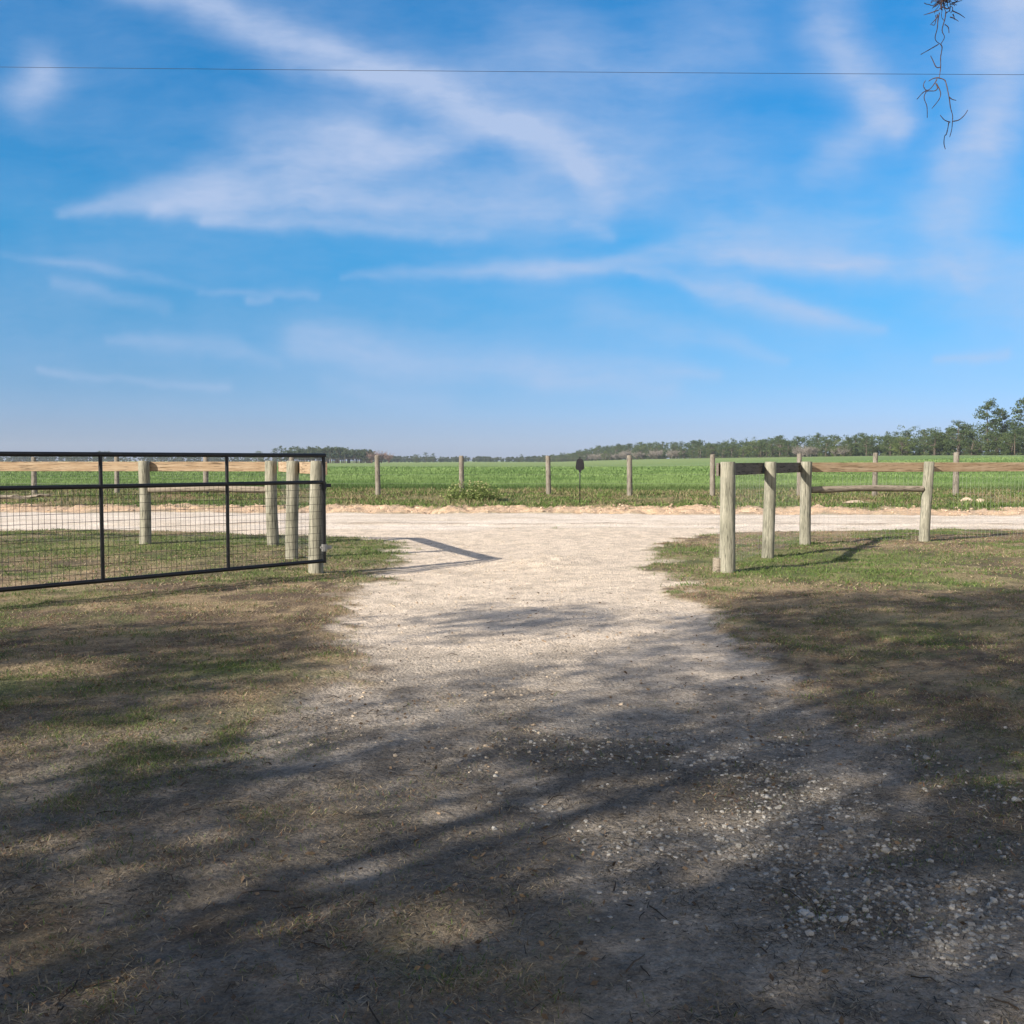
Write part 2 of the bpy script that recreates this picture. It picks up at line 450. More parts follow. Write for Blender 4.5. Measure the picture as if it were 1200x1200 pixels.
def lawn(n, y0, y1, w, lmin, lmax, xm):
    x, y = scatter(n, -xm, xm, y0, y1)
    drive, road, bank, verge, field, nn, n2 = masks(x, y)
    thin = fbm(x, y, 2.6, 4, 61)
    keep = (1 - np.clip(drive * (1.0 + .1), 0, 1)) * (1 - road) * (.12 + 1.1 * sst(.36, .56, thin) * (.25 + 1.0 * sst(.38, .58, fbm(x, y, 9, 2, 62))))
    keep = keep + .30 * drive * sst(.47, .60, fbm(x, y, 1.7, 5, 45)) * sst(7.5, 5, y)
    tread = sst(7.2, 4.6, y + 2.2 * nn) * sst(-4.2, -2.2, x + 1.5 * nn) * sst(3.4, 1.9, x) * sst(.30, .52, fbm(x, y, 1.5, 4, 78))
    keep = keep * (1 - .50 * tread)
    k = rng.random(len(x)) < keep
    x, y = x[k], y[k]
    g = greenness(x, y); m = len(x)
    gr = rng.random(m) < (.09 + (.72 + .14 * sst(11, 14, y)) * g)
    P = np.c_[x, y, height(x, y) - .004]
    L = (lmin + (lmax - lmin) * rng.random(m) ** 1.6) * np.where(gr, 1.0, .95)
    lean = np.where(gr, .25 + .9 * rng.random(m), .75 + .8 * rng.random(m))
    V, fs = blades(P, L, w * (.6 + .8 * rng.random(m)), lean, .5)
    t = rng.random(m)
    cg = lerp((.06, .112, .028), (.155, .205, .062), t)
    cd = lerp((.15, .115, .07), (.50, .41, .27), t ** 1.3)
    cd = np.where((rng.random(m) < .15)[:, None], np.array((.26, .13, .07)) * (.6 + .7 * t[:, None]), cd)
    c = np.where(gr[:, None], cg, cd)
    return V, fs, np.repeat(c, 5, axis=0)

mb = MB()
for args in ((900000, 2.3, 6.5, .0029, .012, .052, 4.3), (480000, 6.5, 12, .0046, .022, .062, 7.2), (380000, 12, 23.5, .009, .035, .085, 14)):
    V, fs, c = lawn(*args)
    mb.add(V, fs, c)
tag(mb.build('lawn_grass', M['grass']), 'short patchy tan and green grass on both sides of the sandy drive', 'grass', kind='stuff')

# loose dead stems and chaff lying on the trodden ground
mb = MB()
x, y = scatter(560000, -4.6, 4.6, 2.3, 8.5)
k = rng.random(len(x)) < (.16 + .84 * sst(.38, .58, fbm(x, y, 1.9, 5, 74))) * (.12 + .88 * sst(8.0, 4.2, y)) * (.45 + .55 * sst(.4, .6, fbm(x, y, 9, 3, 75)))
x, y = x[k], y[k]; m = len(x)
V, fs = blades(np.c_[x, y, height(x, y) + .001], .012 + .05 * rng.random(m) ** 2.5, .0034 * (.6 + .9 * rng.random(m)), 1.25 + .3 * rng.random(m), .25)
c = lerp((.04, .035, .03), (.40, .345, .26), rng.random(m) ** 1.2)
mb.add(V, fs, np.repeat(c, 5, axis=0))
tag(mb.build('dead_grass', M['grass']), 'loose dead grass and chaff lying on the trodden ground of the drive', 'dead grass', kind='stuff')

# verge weeds
mb = MB()
x, y = scatter(260000, -28, 28, 27, 44.5)
t = y - yf(x)
k = (t > .7) & (t < FS + .6); x, y, t = x[k], y[k], t[k]
bk = masks(x, y)[2]
low = fbm(x, y, .9, 4, 63)
k = rng.random(len(x)) < (1 - bk) * (.25 + .9 * sst(.36, .6, low)); x, y, t, low = x[k], y[k], t[k], low[k]
m = len(x)
front = np.exp(-((t - 1.9) / .8) ** 2) * sst(.38, .55, fbm(x, y, .45, 3, 64))
grn = rng.random(m) < np.clip(.30 + .75 * front + .5 * sst(.52, .62, low), 0, .97)
L = .05 + .11 * rng.random(m) ** 2 + .14 * front * rng.random(m) + .14 * sst(.5, .7, fbm(x, y, .6, 3, 65)) * rng.random(m)
V, fs = blades(np.c_[x, y, height(x, y) - .01], L, .02 + .016 * rng.random(m), .2 + .9 * rng.random(m))
r = rng.random(m)
c = np.where(grn[:, None], lerp((.055, .10, .022), (.15, .21, .06), r), lerp((.14, .12, .065), (.29, .25, .14), r))
mb.add(V, fs, np.repeat(c, 5, axis=0))
tag(mb.build('verge_weeds', M['grass']), 'rough green and brown weeds along the far side of the road', 'weeds', kind='stuff')

# crop in the field
mb = MB()
for n, y0, y1, w, xm in ((140000, 38, 48, .022, 30), (120000, 48, 66, .035, 41), (90000, 66, 110, .07, 66), (60000, 110, 190, .14, 114)):
    x, y = scatter(n, -xm, xm, y0, y1)
    k = y > yf(x) + FS - .3 + 1.6 * (fbm(x, y, .5, 3, 66) - .5); x, y = x[k], y[k]; m = len(x)
    h = (.20 + .16 * fbm(x, y, .35, 3, 67)) * (.7 + .5 * rng.random(m)) * sst(FS - .8, FS + 1.5, y - yf(x))
    V, fs = blades(np.c_[x, y, height(x, y) - .02], h + .03, w * (.6 + .8 * rng.random(m)), .1 + .5 * rng.random(m))
    r = np.clip(.35 * rng.random(m) + .65 * sst(.35, .65, fbm(x, y * .6, .2, 4, 68)), 0, 1)
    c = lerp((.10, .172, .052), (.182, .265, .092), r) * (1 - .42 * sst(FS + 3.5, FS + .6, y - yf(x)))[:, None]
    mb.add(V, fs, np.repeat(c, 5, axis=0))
tag(mb.build('field_crop', M['grass']), 'bright green young crop covering the field beyond the wire fence', 'crop', kind='stuff')

# stones
PHI = (1 + 5 ** .5) / 2
ICO = np.array([(-1, PHI, 0), (1, PHI, 0), (-1, -PHI, 0), (1, -PHI, 0), (0, -1, PHI), (0, 1, PHI), (0, -1, -PHI), (0, 1, -PHI), (PHI, 0, -1), (PHI, 0, 1), (-PHI, 0, -1), (-PHI, 0, 1)]) / 1.9
ICF = np.array([(0, 11, 5), (0, 5, 1), (0, 1, 7), (0, 7, 10), (0, 10, 11), (1, 5, 9), (5, 11, 4), (11, 10, 2), (10, 7, 6), (7, 1, 8), (3, 9, 4), (3, 4, 2), (3, 2, 6), (3, 6, 8), (3, 8, 9), (4, 9, 5), (2, 4, 11), (6, 2, 10), (8, 6, 7), (9, 8, 1)])
def stones(x, y, r):
    n = len(x)
    V = ICO[None] * (1 + .45 * (rng.random((n, 12, 1)) - .5) * 1.5) * np.c_[.7 + .7 * rng.random(n), .7 + .5 * rng.random(n), .35 + .35 * rng.random(n)][:, None, :]
    V = np.clip(V, -.8, .8) * r[:, None, None]
    a = rng.random(n) * 2 * np.pi; ca, sa = np.cos(a)[:, None], np.sin(a)[:, None]
    X = V[..., 0] * ca - V[..., 1] * sa; Y = V[..., 0] * sa + V[..., 1] * ca
    V = np.stack([X + x[:, None], Y + y[:, None], V[..., 2] + (height(x, y) + r * .12)[:, None]], -1).reshape(-1, 3)
    return V, (np.arange(n)[:, None, None] * 12 + ICF[None]).reshape(-1, 3)
mb = MB()
x, y = scatter(170000, -1.5, 4.8, 2.3, 8)
pat = fbm(x, y, 1.5, 4, 71)
dens = (.12 + .88 * sst(.42, .60, pat)) * sst(-.2, 1.3, x + .3 * (y - 4)) * sst(6.6, 4.4, y) * (.25 + .75 * masks(x, y)[0]) * (.7 + .7 * sst(4.2, 3.2, y))
k = rng.random(len(x)) < dens * .62; x, y = x[k], y[k]; n = len(x)
r = .0035 + .012 * rng.random(n) ** 2.4 + .014 * (rng.random(n) < .035) * rng.random(n)
V, f = stones(x, y, r)
c = lerp((.12, .115, .105), (.42, .405, .375), rng.random(n) ** 1.5)
mb.add(V, [f], np.repeat(c, 12, axis=0))
x, y = scatter(17000, -4, 4, 5, 22)
k = rng.random(len(x)) < masks(x, y)[0] * (.14 + .5 * sst(.5, .65, fbm(x, y, 1.2, 4, 72)) + .6 * np.exp(-((x - .55) ** 2 / .3 + (y - 15.3) ** 2 / .8)))
x, y = x[k], y[k]; n = len(x)
V, f = stones(x, y, .005 + .013 * rng.random(n) ** 2.8)
mb.add(V, [f], np.repeat(lerp((.27, .21, .15), (.52, .44, .34), rng.random(n)), 12, axis=0))
# clods of the sandy bank
x, y = scatter(9000, -20, 20, 27, 33)
t = y - yf(x); k = (t > -.1) & (rng.random(len(x)) < masks(x, y)[2]); x, y = x[k], y[k]; n = len(x)
V, f = stones(x, y, .012 + .05 * rng.random(n) ** 3)
mb.add(V, [f], np.repeat(lerp((.36, .265, .19), (.52, .40, .30), rng.random(n)), 12, axis=0))
tag(mb.build('gravel', M['stone']), 'pale gravel stones and sandy clods strewn over the drive', 'gravel', kind='stuff')

# dead oak leaves and bits of twig
mb = MB()
x, y = scatter(11000, -5, 5, 2.3, 13)
k = rng.random(len(x)) < .12 + .9 * sst(.45, .65, fbm(x, y, 1.1, 4, 73)) * sst(13, 5, y); x, y = x[k], y[k]; n = len(x)
V, f = leaf_quads(np.c_[x, y, height(x, y) + .008], 0.012 + .026 * rng.random(n) ** 1.5, .5, .6)
mb.add(V, [f], np.repeat(lerp((.07, .05, .035), (.27, .19, .12), rng.random(n) ** 1.5), 4, axis=0))
for i in range(260):
    yy = 2.4 + 9.5 * random.random() ** 1.4; xx = (random.random() * 2 - 1) * (.55 * yy + .3)
    L = .04 + .13 * random.random() ** 2; a = random.random() * 6.28; q = random.random() - .5
    P = np.array([[xx + math.cos(a + q * s) * L * s, yy + math.sin(a + q * s) * L * s, 0] for s in (0, .4, .75, 1)])
    P[:, 2] = height(P[:, 0], P[:, 1]) + .006 + .012 * np.array([0, random.random(), random.random(), 0])
    V, fs = tube(P, .0022 * np.array([1, .9, .7, .4]) * (.6 + random.random()), 5)
    mb.add(V, fs, np.array((.06, .045, .033)) * (.6 + random.random()))
tag(mb.build('leaf_litter', M['litter']), 'dead brown leaves and twigs scattered on the shaded ground', 'leaf litter', kind='stuff')

# ------------------------------------------------------------------ corner fences either side of the entrance
def post_mesh(h, r, seed):
    a = np.linspace(0, 2 * np.pi, 20, endpoint=False)
    zs = np.array([-.25, 0, .25, .55, .85, 1.15, h - .1, h - .018, h])
    rs = np.array([1, 1.03, 1.01, .995, .985, .975, .97, .965, .88])
    V = []
    for i, (z, k) in enumerate(zip(zs, rs)):
        w = 1 + .05 * (vnoise(np.cos(a) * 2 + 5, np.sin(a) * 2 + 5 + z * .9, seed) - .5) * 2
        dx = .012 * math.sin(z * 2.1 + seed); dy = .012 * math.cos(z * 1.7 + seed * 2)
        V.append(np.c_[np.cos(a) * r * k * w + dx, np.sin(a) * r * k * w + dy, np.full(20, z)])
    V = np.concatenate(V); m = len(zs)
    i, j = np.meshgrid(np.arange(m - 1), np.arange(20), indexing='ij'); k = (j + 1) % 20
    f = np.stack([i * 20 + j, i * 20 + k, (i + 1) * 20 + k, (i + 1) * 20 + j], -1).reshape(-1, 4)
    return V, [f, (np.arange(20) + (m - 1) * 20)[None, :]]

def local_obj(name, mbuild, mat, parent, world_origin, smooth=False, ax=None):
    """build verts given about the part's own origin, then place the part"""
    o = mbuild.build(name, mat, parent, smooth)
    loc = np.asarray(world_origin) - np.array(parent.location)
    o.location = tuple(float(v) for v in loc)
    if ax is not None: o.rotation_euler = (0, 0, math.atan2(ax[0][1], ax[0][0]))
    return o

def sharp(o, ang=40):
    me = o.data
    me.set_sharp_from_angle(angle=R(ang)) if hasattr(me, 'set_sharp_from_angle') else None

def rail_fence(name, label, bases, side, brace_bays, heights, mesh_bays):
    """bases: list of (x,y); side=+1/-1: which side of the line boards and wire hang on"""
    bases = [np.array([b[0], b[1], float(height(b[0], b[1]))]) for b in bases]
    root = empty(name, bases[0], label, 'fence')
    RP = .108
    for i, b in enumerate(bases):
        m = MB(); V, fs = post_mesh(heights[i] - b[2], RP, i * 7 + int(abs(b[0]) * 10)); m.add(V, fs)
        o = local_obj('post', m, M['post'], root, b, True); sharp(o)
        o.rotation_euler = (random.uniform(-.02, .02), random.uniform(-.02, .02), random.random() * 6); w_ = random.uniform(.93, 1.06); o.scale = (w_, w_, 1)
    for i in range(len(bases) - 1):
        a, b = bases[i], bases[i + 1]
        d = b - a; d[2] = 0; L = np.linalg.norm(d); ax = axes_from(d)
        off = ax[1] * side * (RP + .022)
        za, zb = heights[i] - .015, heights[i + 1] - .015
        mid = (a + b) / 2 + off; mid[2] = (za + zb) / 2 - .095
        m = MB(); V, fs = box((0, 0, 0), (L - .006 + (.10 if i == 0 else 0), .038, .185), None, .004)
        if i == 0: V[:, 0] -= .05
        m.add(V, fs)
        o = local_obj('board', m, M['shadeboard' if (side > 0 and i < 2) else 'board'], root, mid, False, ax)
        o.rotation_euler[1] = -math.atan2(zb - za, L)
        if i in brace_bays:
            p0 = a + ax[0] * (RP - .01); p1 = b - ax[0] * (RP - .01)
            c = (p0 + p1) / 2; LL = np.linalg.norm((p1 - p0)[:2])
            xs_ = np.linspace(-LL / 2, LL / 2, 9)
            P = np.c_[xs_, .01 * np.sin(xs_ * 3), .012 * np.cos(xs_ * 2.3)]
            m = MB(); V, fs = tube(P, .062 * (1 + .06 * np.sin(xs_ * 5)), 14, True, .06); m.add(V, fs)
            c[2] = 1.06
            o = local_obj('brace_log', m, M['log'], root, c, True, ax); sharp(o)
        if i in mesh_bays:
            woff = ax[1] * side * (RP + .05)
            m = MB()
            k = int(L / .1); r = .00105
            for s in np.linspace(0, L, k + 1):
                p = a + ax[0] * s + woff
                V, fs = tube([(p[0], p[1], .04), (p[0], p[1], 1.5)], r, 4, False); m.add(V, fs)
            for z in np.arange(.06, 1.5, .1):
                p, q = a + woff, b + woff
                V, fs = tube([(p[0], p[1], z), (q[0], q[1], z)], r, 4, False); m.add(V, fs)
            m.build('wire_mesh', M['galv'], root, origin=root.location)
    return root

PR = [at(852, 671), at(900, 653), at(944, 639), at(1084, 635)]
PR = [(p[0], p[1]) for p in PR]; d = np.array(PR[3]) - np.array(PR[2])
PR += [tuple(np.array(PR[3]) + d), tuple(np.array(PR[3]) + 2 * d)]
HR = [1.585, 1.585, 1.585, 1.585, 1.585, 1.585]
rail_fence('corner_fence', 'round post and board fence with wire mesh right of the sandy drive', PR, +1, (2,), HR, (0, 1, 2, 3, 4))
PL = [at(371, 671), at(343, 655), at(320, 639), at(170, 638)]
PL = [(p[0], p[1]) for p in PL]; d = np.array(PL[3]) - np.array(PL[2])
PL += [tuple(np.array(PL[3]) + 1.3 * d), tuple(np.array(PL[3]) + 2.4 * d)]
rail_fence('corner_fence', 'round post and board fence behind the open black gate', PL, -1, (2,), [1.6] * 6, (0, 1, 2, 3, 4))

# short gate stop beside the right-hand post
p = at(840.5, 671); b = np.array([p[0], p[1], float(height(p[0], p[1]))])
m = MB(); a = np.linspace(0, 2 * np.pi, 18, endpoint=False)
V = np.concatenate([np.c_[np.cos(a) * .066 * k, np.sin(a) * .066 * k, np.full(18, z)] for z, k in ((-.1, 1), (.02, 1.02), (.12, .99), (.185, 1), (.2, .93))])
i, j = np.meshgrid(np.arange(4), np.arange(18), indexing='ij'); k = (j + 1) % 18
m.add(V, [np.stack([i * 18 + j, i * 18 + k, (i + 1) * 18 + k, (i + 1) * 18 + j], -1).reshape(-1, 4), (np.arange(18) + 72)[None, :]])
o = m.build('gate_stop', M['log'], None, True); o.location = tuple(b); sharp(o)
tag(o, 'short round wooden stub at the foot of the nearest post right of the drive', 'stump')

# ------------------------------------------------------------------ black gate
H0 = np.array([-2.66, 13.86]); GD = np.array([-2.94, -3.05]); GD = GD / np.linalg.norm(GD)
gr = empty('metal_gate', (H0[0], H0[1], 0), 'open black metal gate with wire mesh, left of the drive', 'gate')
gr.rotation_euler = (0, 0, math.atan2(GD[1], GD[0]))
GL, ZT, ZM, ZB = 6.25, 1.675, 1.30, .185
def gpart(name, pts, r, n=12, mat='black'):
    m = MB(); V, fs = tube(pts, r, n); m.add(V, fs); o = m.build(name, M[mat], gr, True); sharp(o, 50); return o
gpart('top_rail', [(-.03, 0, ZT), (GL / 2, 0, ZT), (GL + .03, 0, ZT)], .028)
gpart('middle_rail', [(.028, 0, ZM), (GL / 2, 0, ZM - .004), (GL - .028, 0, ZM)], .026)
gpart('bottom_rail', [(.028, 0, ZB), (GL / 2, 0, ZB - .006), (GL - .028, 0, ZB - .01)], .027)
for k in range(5):
    s = (0, 1.51, 3.16, 4.72, GL)[k]
    gpart('upright', [(s, 0, ZB - (.03 if k in (0, 4) else -.02)), (s, 0, .9), (s, 0, ZT - .02)], .028 if k in (0, 4) else .023)
m = MB()
for s in np.arange(.05, GL - .03, .066):
    V, fs = tube([(s, .0, ZB + .02), (s, .0, ZM - .02)], .0024, 4, False); m.add(V, fs)
for z in np.arange(ZB + .09, ZM - .04, .102):
    V, fs = tube([(.02, .005, z), (GL - .02, .005, z)], .0024, 4, False); m.add(V, fs)
m.build('wire_mesh', M['wire'], gr)
for z in (ZM - .05, .37):
    m = MB(); V, fs = box((-.055, 0, z), (.13, .03, .05), None, .006); m.add(V, fs)
    V, fs = tube([(0, 0, z - .05), (0, 0, z + .05)], .038, 12); m.add(V, fs)
    V, fs = tube([(.02, -.036, z), (.02, -.06, z)], .014, 8); m.add(V, fs)
    m.build('hinge', M['galv'] if z < 1 else M['black'], gr)

# ------------------------------------------------------------------ wire fence along the field
root = None
fp = []
for px, top in ((-158, 537), (-58, 537), (40, 536), (137, 535.5), (241, 535), (341, 534.5), (443, 534), (541, 534.5), (643, 534.5), (738, 534), (835, 533), (937, 532), (1025, 531), (1120, 530.5), (1215, 530), (1310, 530)):
    X = (px - 600) / F * 36.2
    Y = float(yf(X)) + 6.4
    X = (px - 600) / F * Y
    fp.append((X, Y, float(height(X, Y)), EYE + (540.5 - top) / F * Y))
root = empty('wire_fence', (fp[0][0], fp[0][1], fp[0][2]), 'line of weathered posts with thin wires along the edge of the green field', 'fence')
for i, (X, Y, z, zt) in enumerate(fp):
    h = zt - z; n = 12; a = np.linspace(0, 2 * np.pi, n, endpoint=False); r = .088 + .02 * random.random()
    zz = (-.2, 0, h * .5, h - .03, h); lx, ly = random.uniform(-.03, .03), random.uniform(-.02, .02)
    V = np.concatenate([np.c_[np.cos(a) * r * k + lx * q, np.sin(a) * r * k + ly * q, np.full(n, q)] for q, k in zip(zz, (1.05, 1.03, .97, .93, .75))])
    I, J = np.meshgrid(np.arange(4), np.arange(n), indexing='ij'); K = (J + 1) % n
    m = MB(); m.add(V, [np.stack([I * n + J, I * n + K, (I + 1) * n + K, (I + 1) * n + J], -1).reshape(-1, 4), (np.arange(n) + 4 * n)[None, :]])
    local_obj('post', m, M['farpost'], root, (X, Y, z), True)
for q in (.30, .52, .74, .93):
    m = MB(); pts = []
    for (X, Y, z, zt), (X2, Y2, z2, zt2) in zip(fp[:-1], fp[1:]):
        for s in (0, .5): pts.append((X + (X2 - X) * s, Y - .1 + (Y2 - Y) * s, (z + (zt - z) * q) * (1 - s) + s * (z2 + (zt2 - z2) * q) - .01 * (s > 0)))
    V, fs = tube(pts, .0022, 4, False); m.add(V, fs)
    m.build('wire', M['galv'], root, origin=root.location)

# ------------------------------------------------------------------ small sign on a stake
Y = 32.2; X = (679.5 - 600) / F * Y; z = float(height(X, Y))
root = empty('stake_sign', (X, Y, z), 'small dark shield-shaped sign on a thin black stake beyond the road', 'sign')
m = MB(); top = EYE + (540.5 - 536) / F * Y - z
V, fs = tube([(0, 0, -.1), (0, 0, .7), (0, 0, top)], .017, 8); m.add(V, fs); m.build('stake', M['black'], root, True)
c0 = top - .26
ol = [(-.045, .20), (-.085, .175), (-.118, .12), (-.135, .0), (-.14, -.12), (-.11, -.15), (-.05, -.175), (-.03, -.235), (.03, -.235), (.05, -.175), (.11, -.15), (.14, -.12), (.135, 0), (.118, .12), (.085, .175), (.045, .20)]
n = len(ol); V = np.array([(x, yy, c0 + q) for yy in (-.045, -.02) for x, q in ol])
m = MB(); m.add(V, [np.arange(n)[None, ::-1], (np.arange(n) + n)[None, :], np.array([(i, (i + 1) % n, (i + 1) % n + n, i + n) for i in range(n)])])
V, fs = box((0, -.05, c0 + .0), (.19, .01, .2), None, 0); m.add(V, fs)
m.build('plate', M['sign'], root)

# ------------------------------------------------------------------ flowering weed clump by a fence post
X = (553 - 600) / F * 33.8; Y = 33.8; z = float(height(X, Y))
root = empty('weed_clump', (X, Y, z), 'bushy flowering weed with pale yellow heads below a field fence post', 'plant')
ms, ml = MB(), MB()
for i in range(120):
    a = random.random() * 6.28; rr = random.random() ** .6; bx, by = rr * 1.0 * math.cos(a) + .15 * math.sin(a * 3), rr * .5 * math.sin(a)
    h = (.22 + .85 * random.random() ** 1.6) * (1 - .35 * rr); lx, ly = random.uniform(-.25, .25), random.uniform(-.2, .2)
    P = np.array([(bx, by, 0), (bx + lx * .3, by + ly * .3, h * .5), (bx + lx, by + ly, h)])
    V, fs = tube(P, (.008, .006, .004), 4, False); ms.add(V, fs, (.12, .16, .05))
    C = P[1] + (P[2] - P[1]) * rng.random((14, 1)) + rng.normal(size=(14, 3)) * (.09, .09, .09)
    C = np.concatenate([C, P[0] + (P[1] - P[0]) * rng.random((10, 1)) + rng.normal(size=(10, 3)) * (.12, .12, .06)]); C[:, 2] = np.maximum(C[:, 2], .02)
    V, f = leaf_quads(C, .06 + .07 * rng.random(24), .4); ml.add(V, [f], np.repeat(lerp((.09, .14, .04), (.24, .29, .10), rng.random(24)), 4, axis=0))
    if i % 2 == 0:
        V, f = ICO * (1 + .5 * rng.random((12, 1))) * (.035, .035, .022), ICF; mf = MB(); mf.add(V, [f], (.42, .39, .22)); o = mf.build('flower_head', M['grass'], root); o.location = tuple(P[2])
root.scale = (.85, .85, .8); ms.build('stems', M['grass'], root); ml.build('leaves', M['grass'], root)

# ------------------------------------------------------------------ sand mounds, fallen branch
def mound(px, Y, rx, h, label, sd):
    X = (px - 600) / F * Y; z = float(height(X, Y))
    a = np.linspace(0, 2 * np.pi, 28, endpoint=False); V = []
    prof = ((1.0, -.03), (.85, .10), (.62, .42), (.38, .78), (.18, .96), (.02, 1.0))
    for k, q in prof:
        w = 1 + .5 * (vnoise(np.cos(a) * 1.6 + sd, np.sin(a) * 1.6 + k, sd) - .5)
        V.append(np.c_[np.cos(a) * rx * k * w, np.sin(a) * rx * .75 * k * w, q * h * (1 + .3 * (vnoise(np.cos(a) * 2, np.sin(a) * 2 + k * 4, sd + 3) - .5))])
    V = np.concatenate(V); I, J = np.meshgrid(np.arange(5), np.arange(28), indexing='ij'); K = (J + 1) % 28
    m = MB(); m.add(V, [np.stack([I * 28 + J, I * 28 + K, (I + 1) * 28 + K, (I + 1) * 28 + J], -1).reshape(-1, 4), (np.arange(28) + 140)[None, :]], (.45, .36, .27))
    o = m.build('sand_mound', M['stone'], None, True); o.location = (X, Y, z)
    return tag(o, label, 'mound', 'sand mounds on the verge')
mound(1133, 33.0, .27, .11, 'small pale sand mound on the verge, the left one of a touching pair', 3)
mound(1148, 32.7, .29, .10, 'small pale sand mound on the verge, the right one of a touching pair', 8)
mound(1003, 32.6, .5, .07, 'low flat patch of heaped pale sand on the verge below the brace log', 12)

Y = 34.0; Xa, Xb = (-12 - 600) / F * Y, (62 - 600) / F * Y
root = empty('fallen_branch', (Xa, Y, float(height(Xa, Y))), 'grey fallen branch lying on the far verge behind the gate mesh', 'branch')
m = MB(); s = np.linspace(0, 1, 9)
P = np.c_[s * (Xb - Xa), .15 * np.sin(s * 5), .10 + .10 * s + .03 * np.sin(s * 9)]
V, fs = tube(P, .085 - .055 * s, 10, True, .15); m.add(V, fs); m.build('stem', M['log'], root, True)
for q, dx, dy, dz in ((.35, .5, -.2, .12), (.55, .6, .25, .18), (.75, .4, -.3, .1)):
    b = P[int(q * 8)]; m = MB(); V, fs = tube([b, b + np.array((dx, dy, dz)) * .5, b + np.array((dx, dy, dz * .7))], (.03, .02, .008), 6); m.add(V, fs)
    m.build('side_twig', M['log'], root, True)

# ------------------------------------------------------------------ dark birds feeding in the field
def bird_mesh(s):
    m = MB()
    t = np.linspace(0, 1, 9); prof = np.array([.01, .055, .085, .10, .105, .095, .07, .04, .012])
    V, fs = tube(np.c_[-.24 + .5 * t, 0 * t, .24 + .05 * np.sin(t * 3)], prof, 10); m.add(V, fs, (.02, .019, .018))
    V, fs = tube([(.2, 0, .27), (.27, 0, .36), (.30, 0, .42), (.34, 0, .43), (.40, 0, .415)], (.05, .035, .035, .028, .006), 8); m.add(V, fs, (.025, .02, .02))
    V, fs = tube([(-.2, 0, .25), (-.32, 0, .21), (-.42, 0, .17)], (.05, .045, .03), 6); m.add(V, fs, (.016, .016, .016))
    for k in (-1, 1):
        V, fs = tube([(.03, .04 * k, .2), (.02, .045 * k, .1), (.03, .045 * k, 0), (.09, .05 * k, .003)], (.02, .01, .01, .006), 6); m.add(V, fs, (.06, .05, .045))
    return m
bird0 = None
for i, (px, py, w) in enumerate(((13, 553, 3), (19, 553, 3), (24, 558.5, 3), (46, 552.5, 3.4), (52, 552.5, 3.4), (61, 556.5, 3), (71.5, 556.5, 3.4), (92, 552, 3.4), (106, 552.5, 3), (416, 547, 3), (465, 548, 4.6), (496, 547.3, 3.4))):
    Y = 1.15 * F / (py + 1.5 - 540); X = (px - 600) / F * Y
    if bird0 is None:
        o = bird0 = bird_mesh(1).build('bird', M['bird'], None, True)
    else:
        o = bird0.copy(); COL.objects.link(o)
    o.location = (X, Y, float(height(X, Y)) + .12); sc = w * Y / F / .75 * .95; o.scale = (sc, sc, sc); o.rotation_euler = (0, 0, random.random() * 6.28)
    tag(o, 'small dark bird standing in the green field seen through the gate' if i < 9 else 'small dark bird standing in the open field left of the drive axis', 'bird', 'dark birds feeding in the field')

# ------------------------------------------------------------------ overhead wire
Yw = 26.0; a, b = at_y(0, 78.5, Yw), at_y(1200, 87.5, Yw + .4)
d = b - a; t = np.linspace(-1.6, 2.6, 40)
P = a + t[:, None] * d; P[:, 2] += .012 * ((t - .5) ** 2 - .25) * 6
m = MB(); V, fs = tube(P, .0052, 6); m.add(V, fs)
o = m.build('power_line', M['wire'], None, True); tag(o, 'single thin dark overhead cable crossing the whole sky', 'cable')

# ------------------------------------------------------------------ hanging moss
YM = 3.0
def mp(c): return at_y(1040 + c[0] / 6, c[1] / 6, YM)
paths = [[(365, 90), (355, 140), (350, 200), (335, 260), (345, 290), (375, 310)], [(410, 80), (405, 130), (385, 210), (402, 260), (375, 310)], [(375, 310), (385, 335), (375, 400), (375, 470), (365, 540), (350, 545)],
         [(360, 310), (300, 345), (235, 382)], [(375, 470), (345, 470), (320, 420), (305, 390)], [(405, 170), (430, 190), (435, 230)], [(350, 545), (320, 552), (290, 570)],
         [(350, 545), (400, 560), (415, 600), (430, 690), (440, 760), (455, 810), (455, 850), (450, 910), (435, 965)], [(350, 548), (335, 580), (300, 625), (270, 635), (252, 600), (268, 565)],
         [(340, 585), (350, 620), (330, 640), (275, 645), (255, 690), (275, 750), (278, 830)], [(345, 590), (370, 650), (360, 700), (310, 765)], [(430, 685), (450, 700), (480, 708)],
         [(440, 860), (400, 845), (368, 810)], [(455, 855), (500, 845), (540, 810), (562, 775)], [(430, 860), (420, 920)], [(420, 916), (412, 945), (400, 960), (395, 1010), (405, 1050)], [(270, 640), (245, 655), (205, 700)]]
base = mp((410, -420))
root = empty('hanging_moss', base, 'dark wiry strand of hanging moss dangling into the top of the sky', 'moss')
def smooth_path(P, k=6):
    P = np.asarray(P, float); m = len(P); out = []
    for i in range(m - 1):
        p0, p1, p2, p3 = P[max(i - 1, 0)], P[i], P[i + 1], P[min(i + 2, m - 1)]
        for t in np.linspace(0, 1, k, endpoint=False):
            out.append(.5 * ((2 * p1) + (p2 - p0) * t + (2 * p0 - 5 * p1 + 4 * p2 - p3) * t * t + (3 * p1 - p0 - 3 * p2 + p3) * t ** 3))
    return np.array(out + [P[-1]])
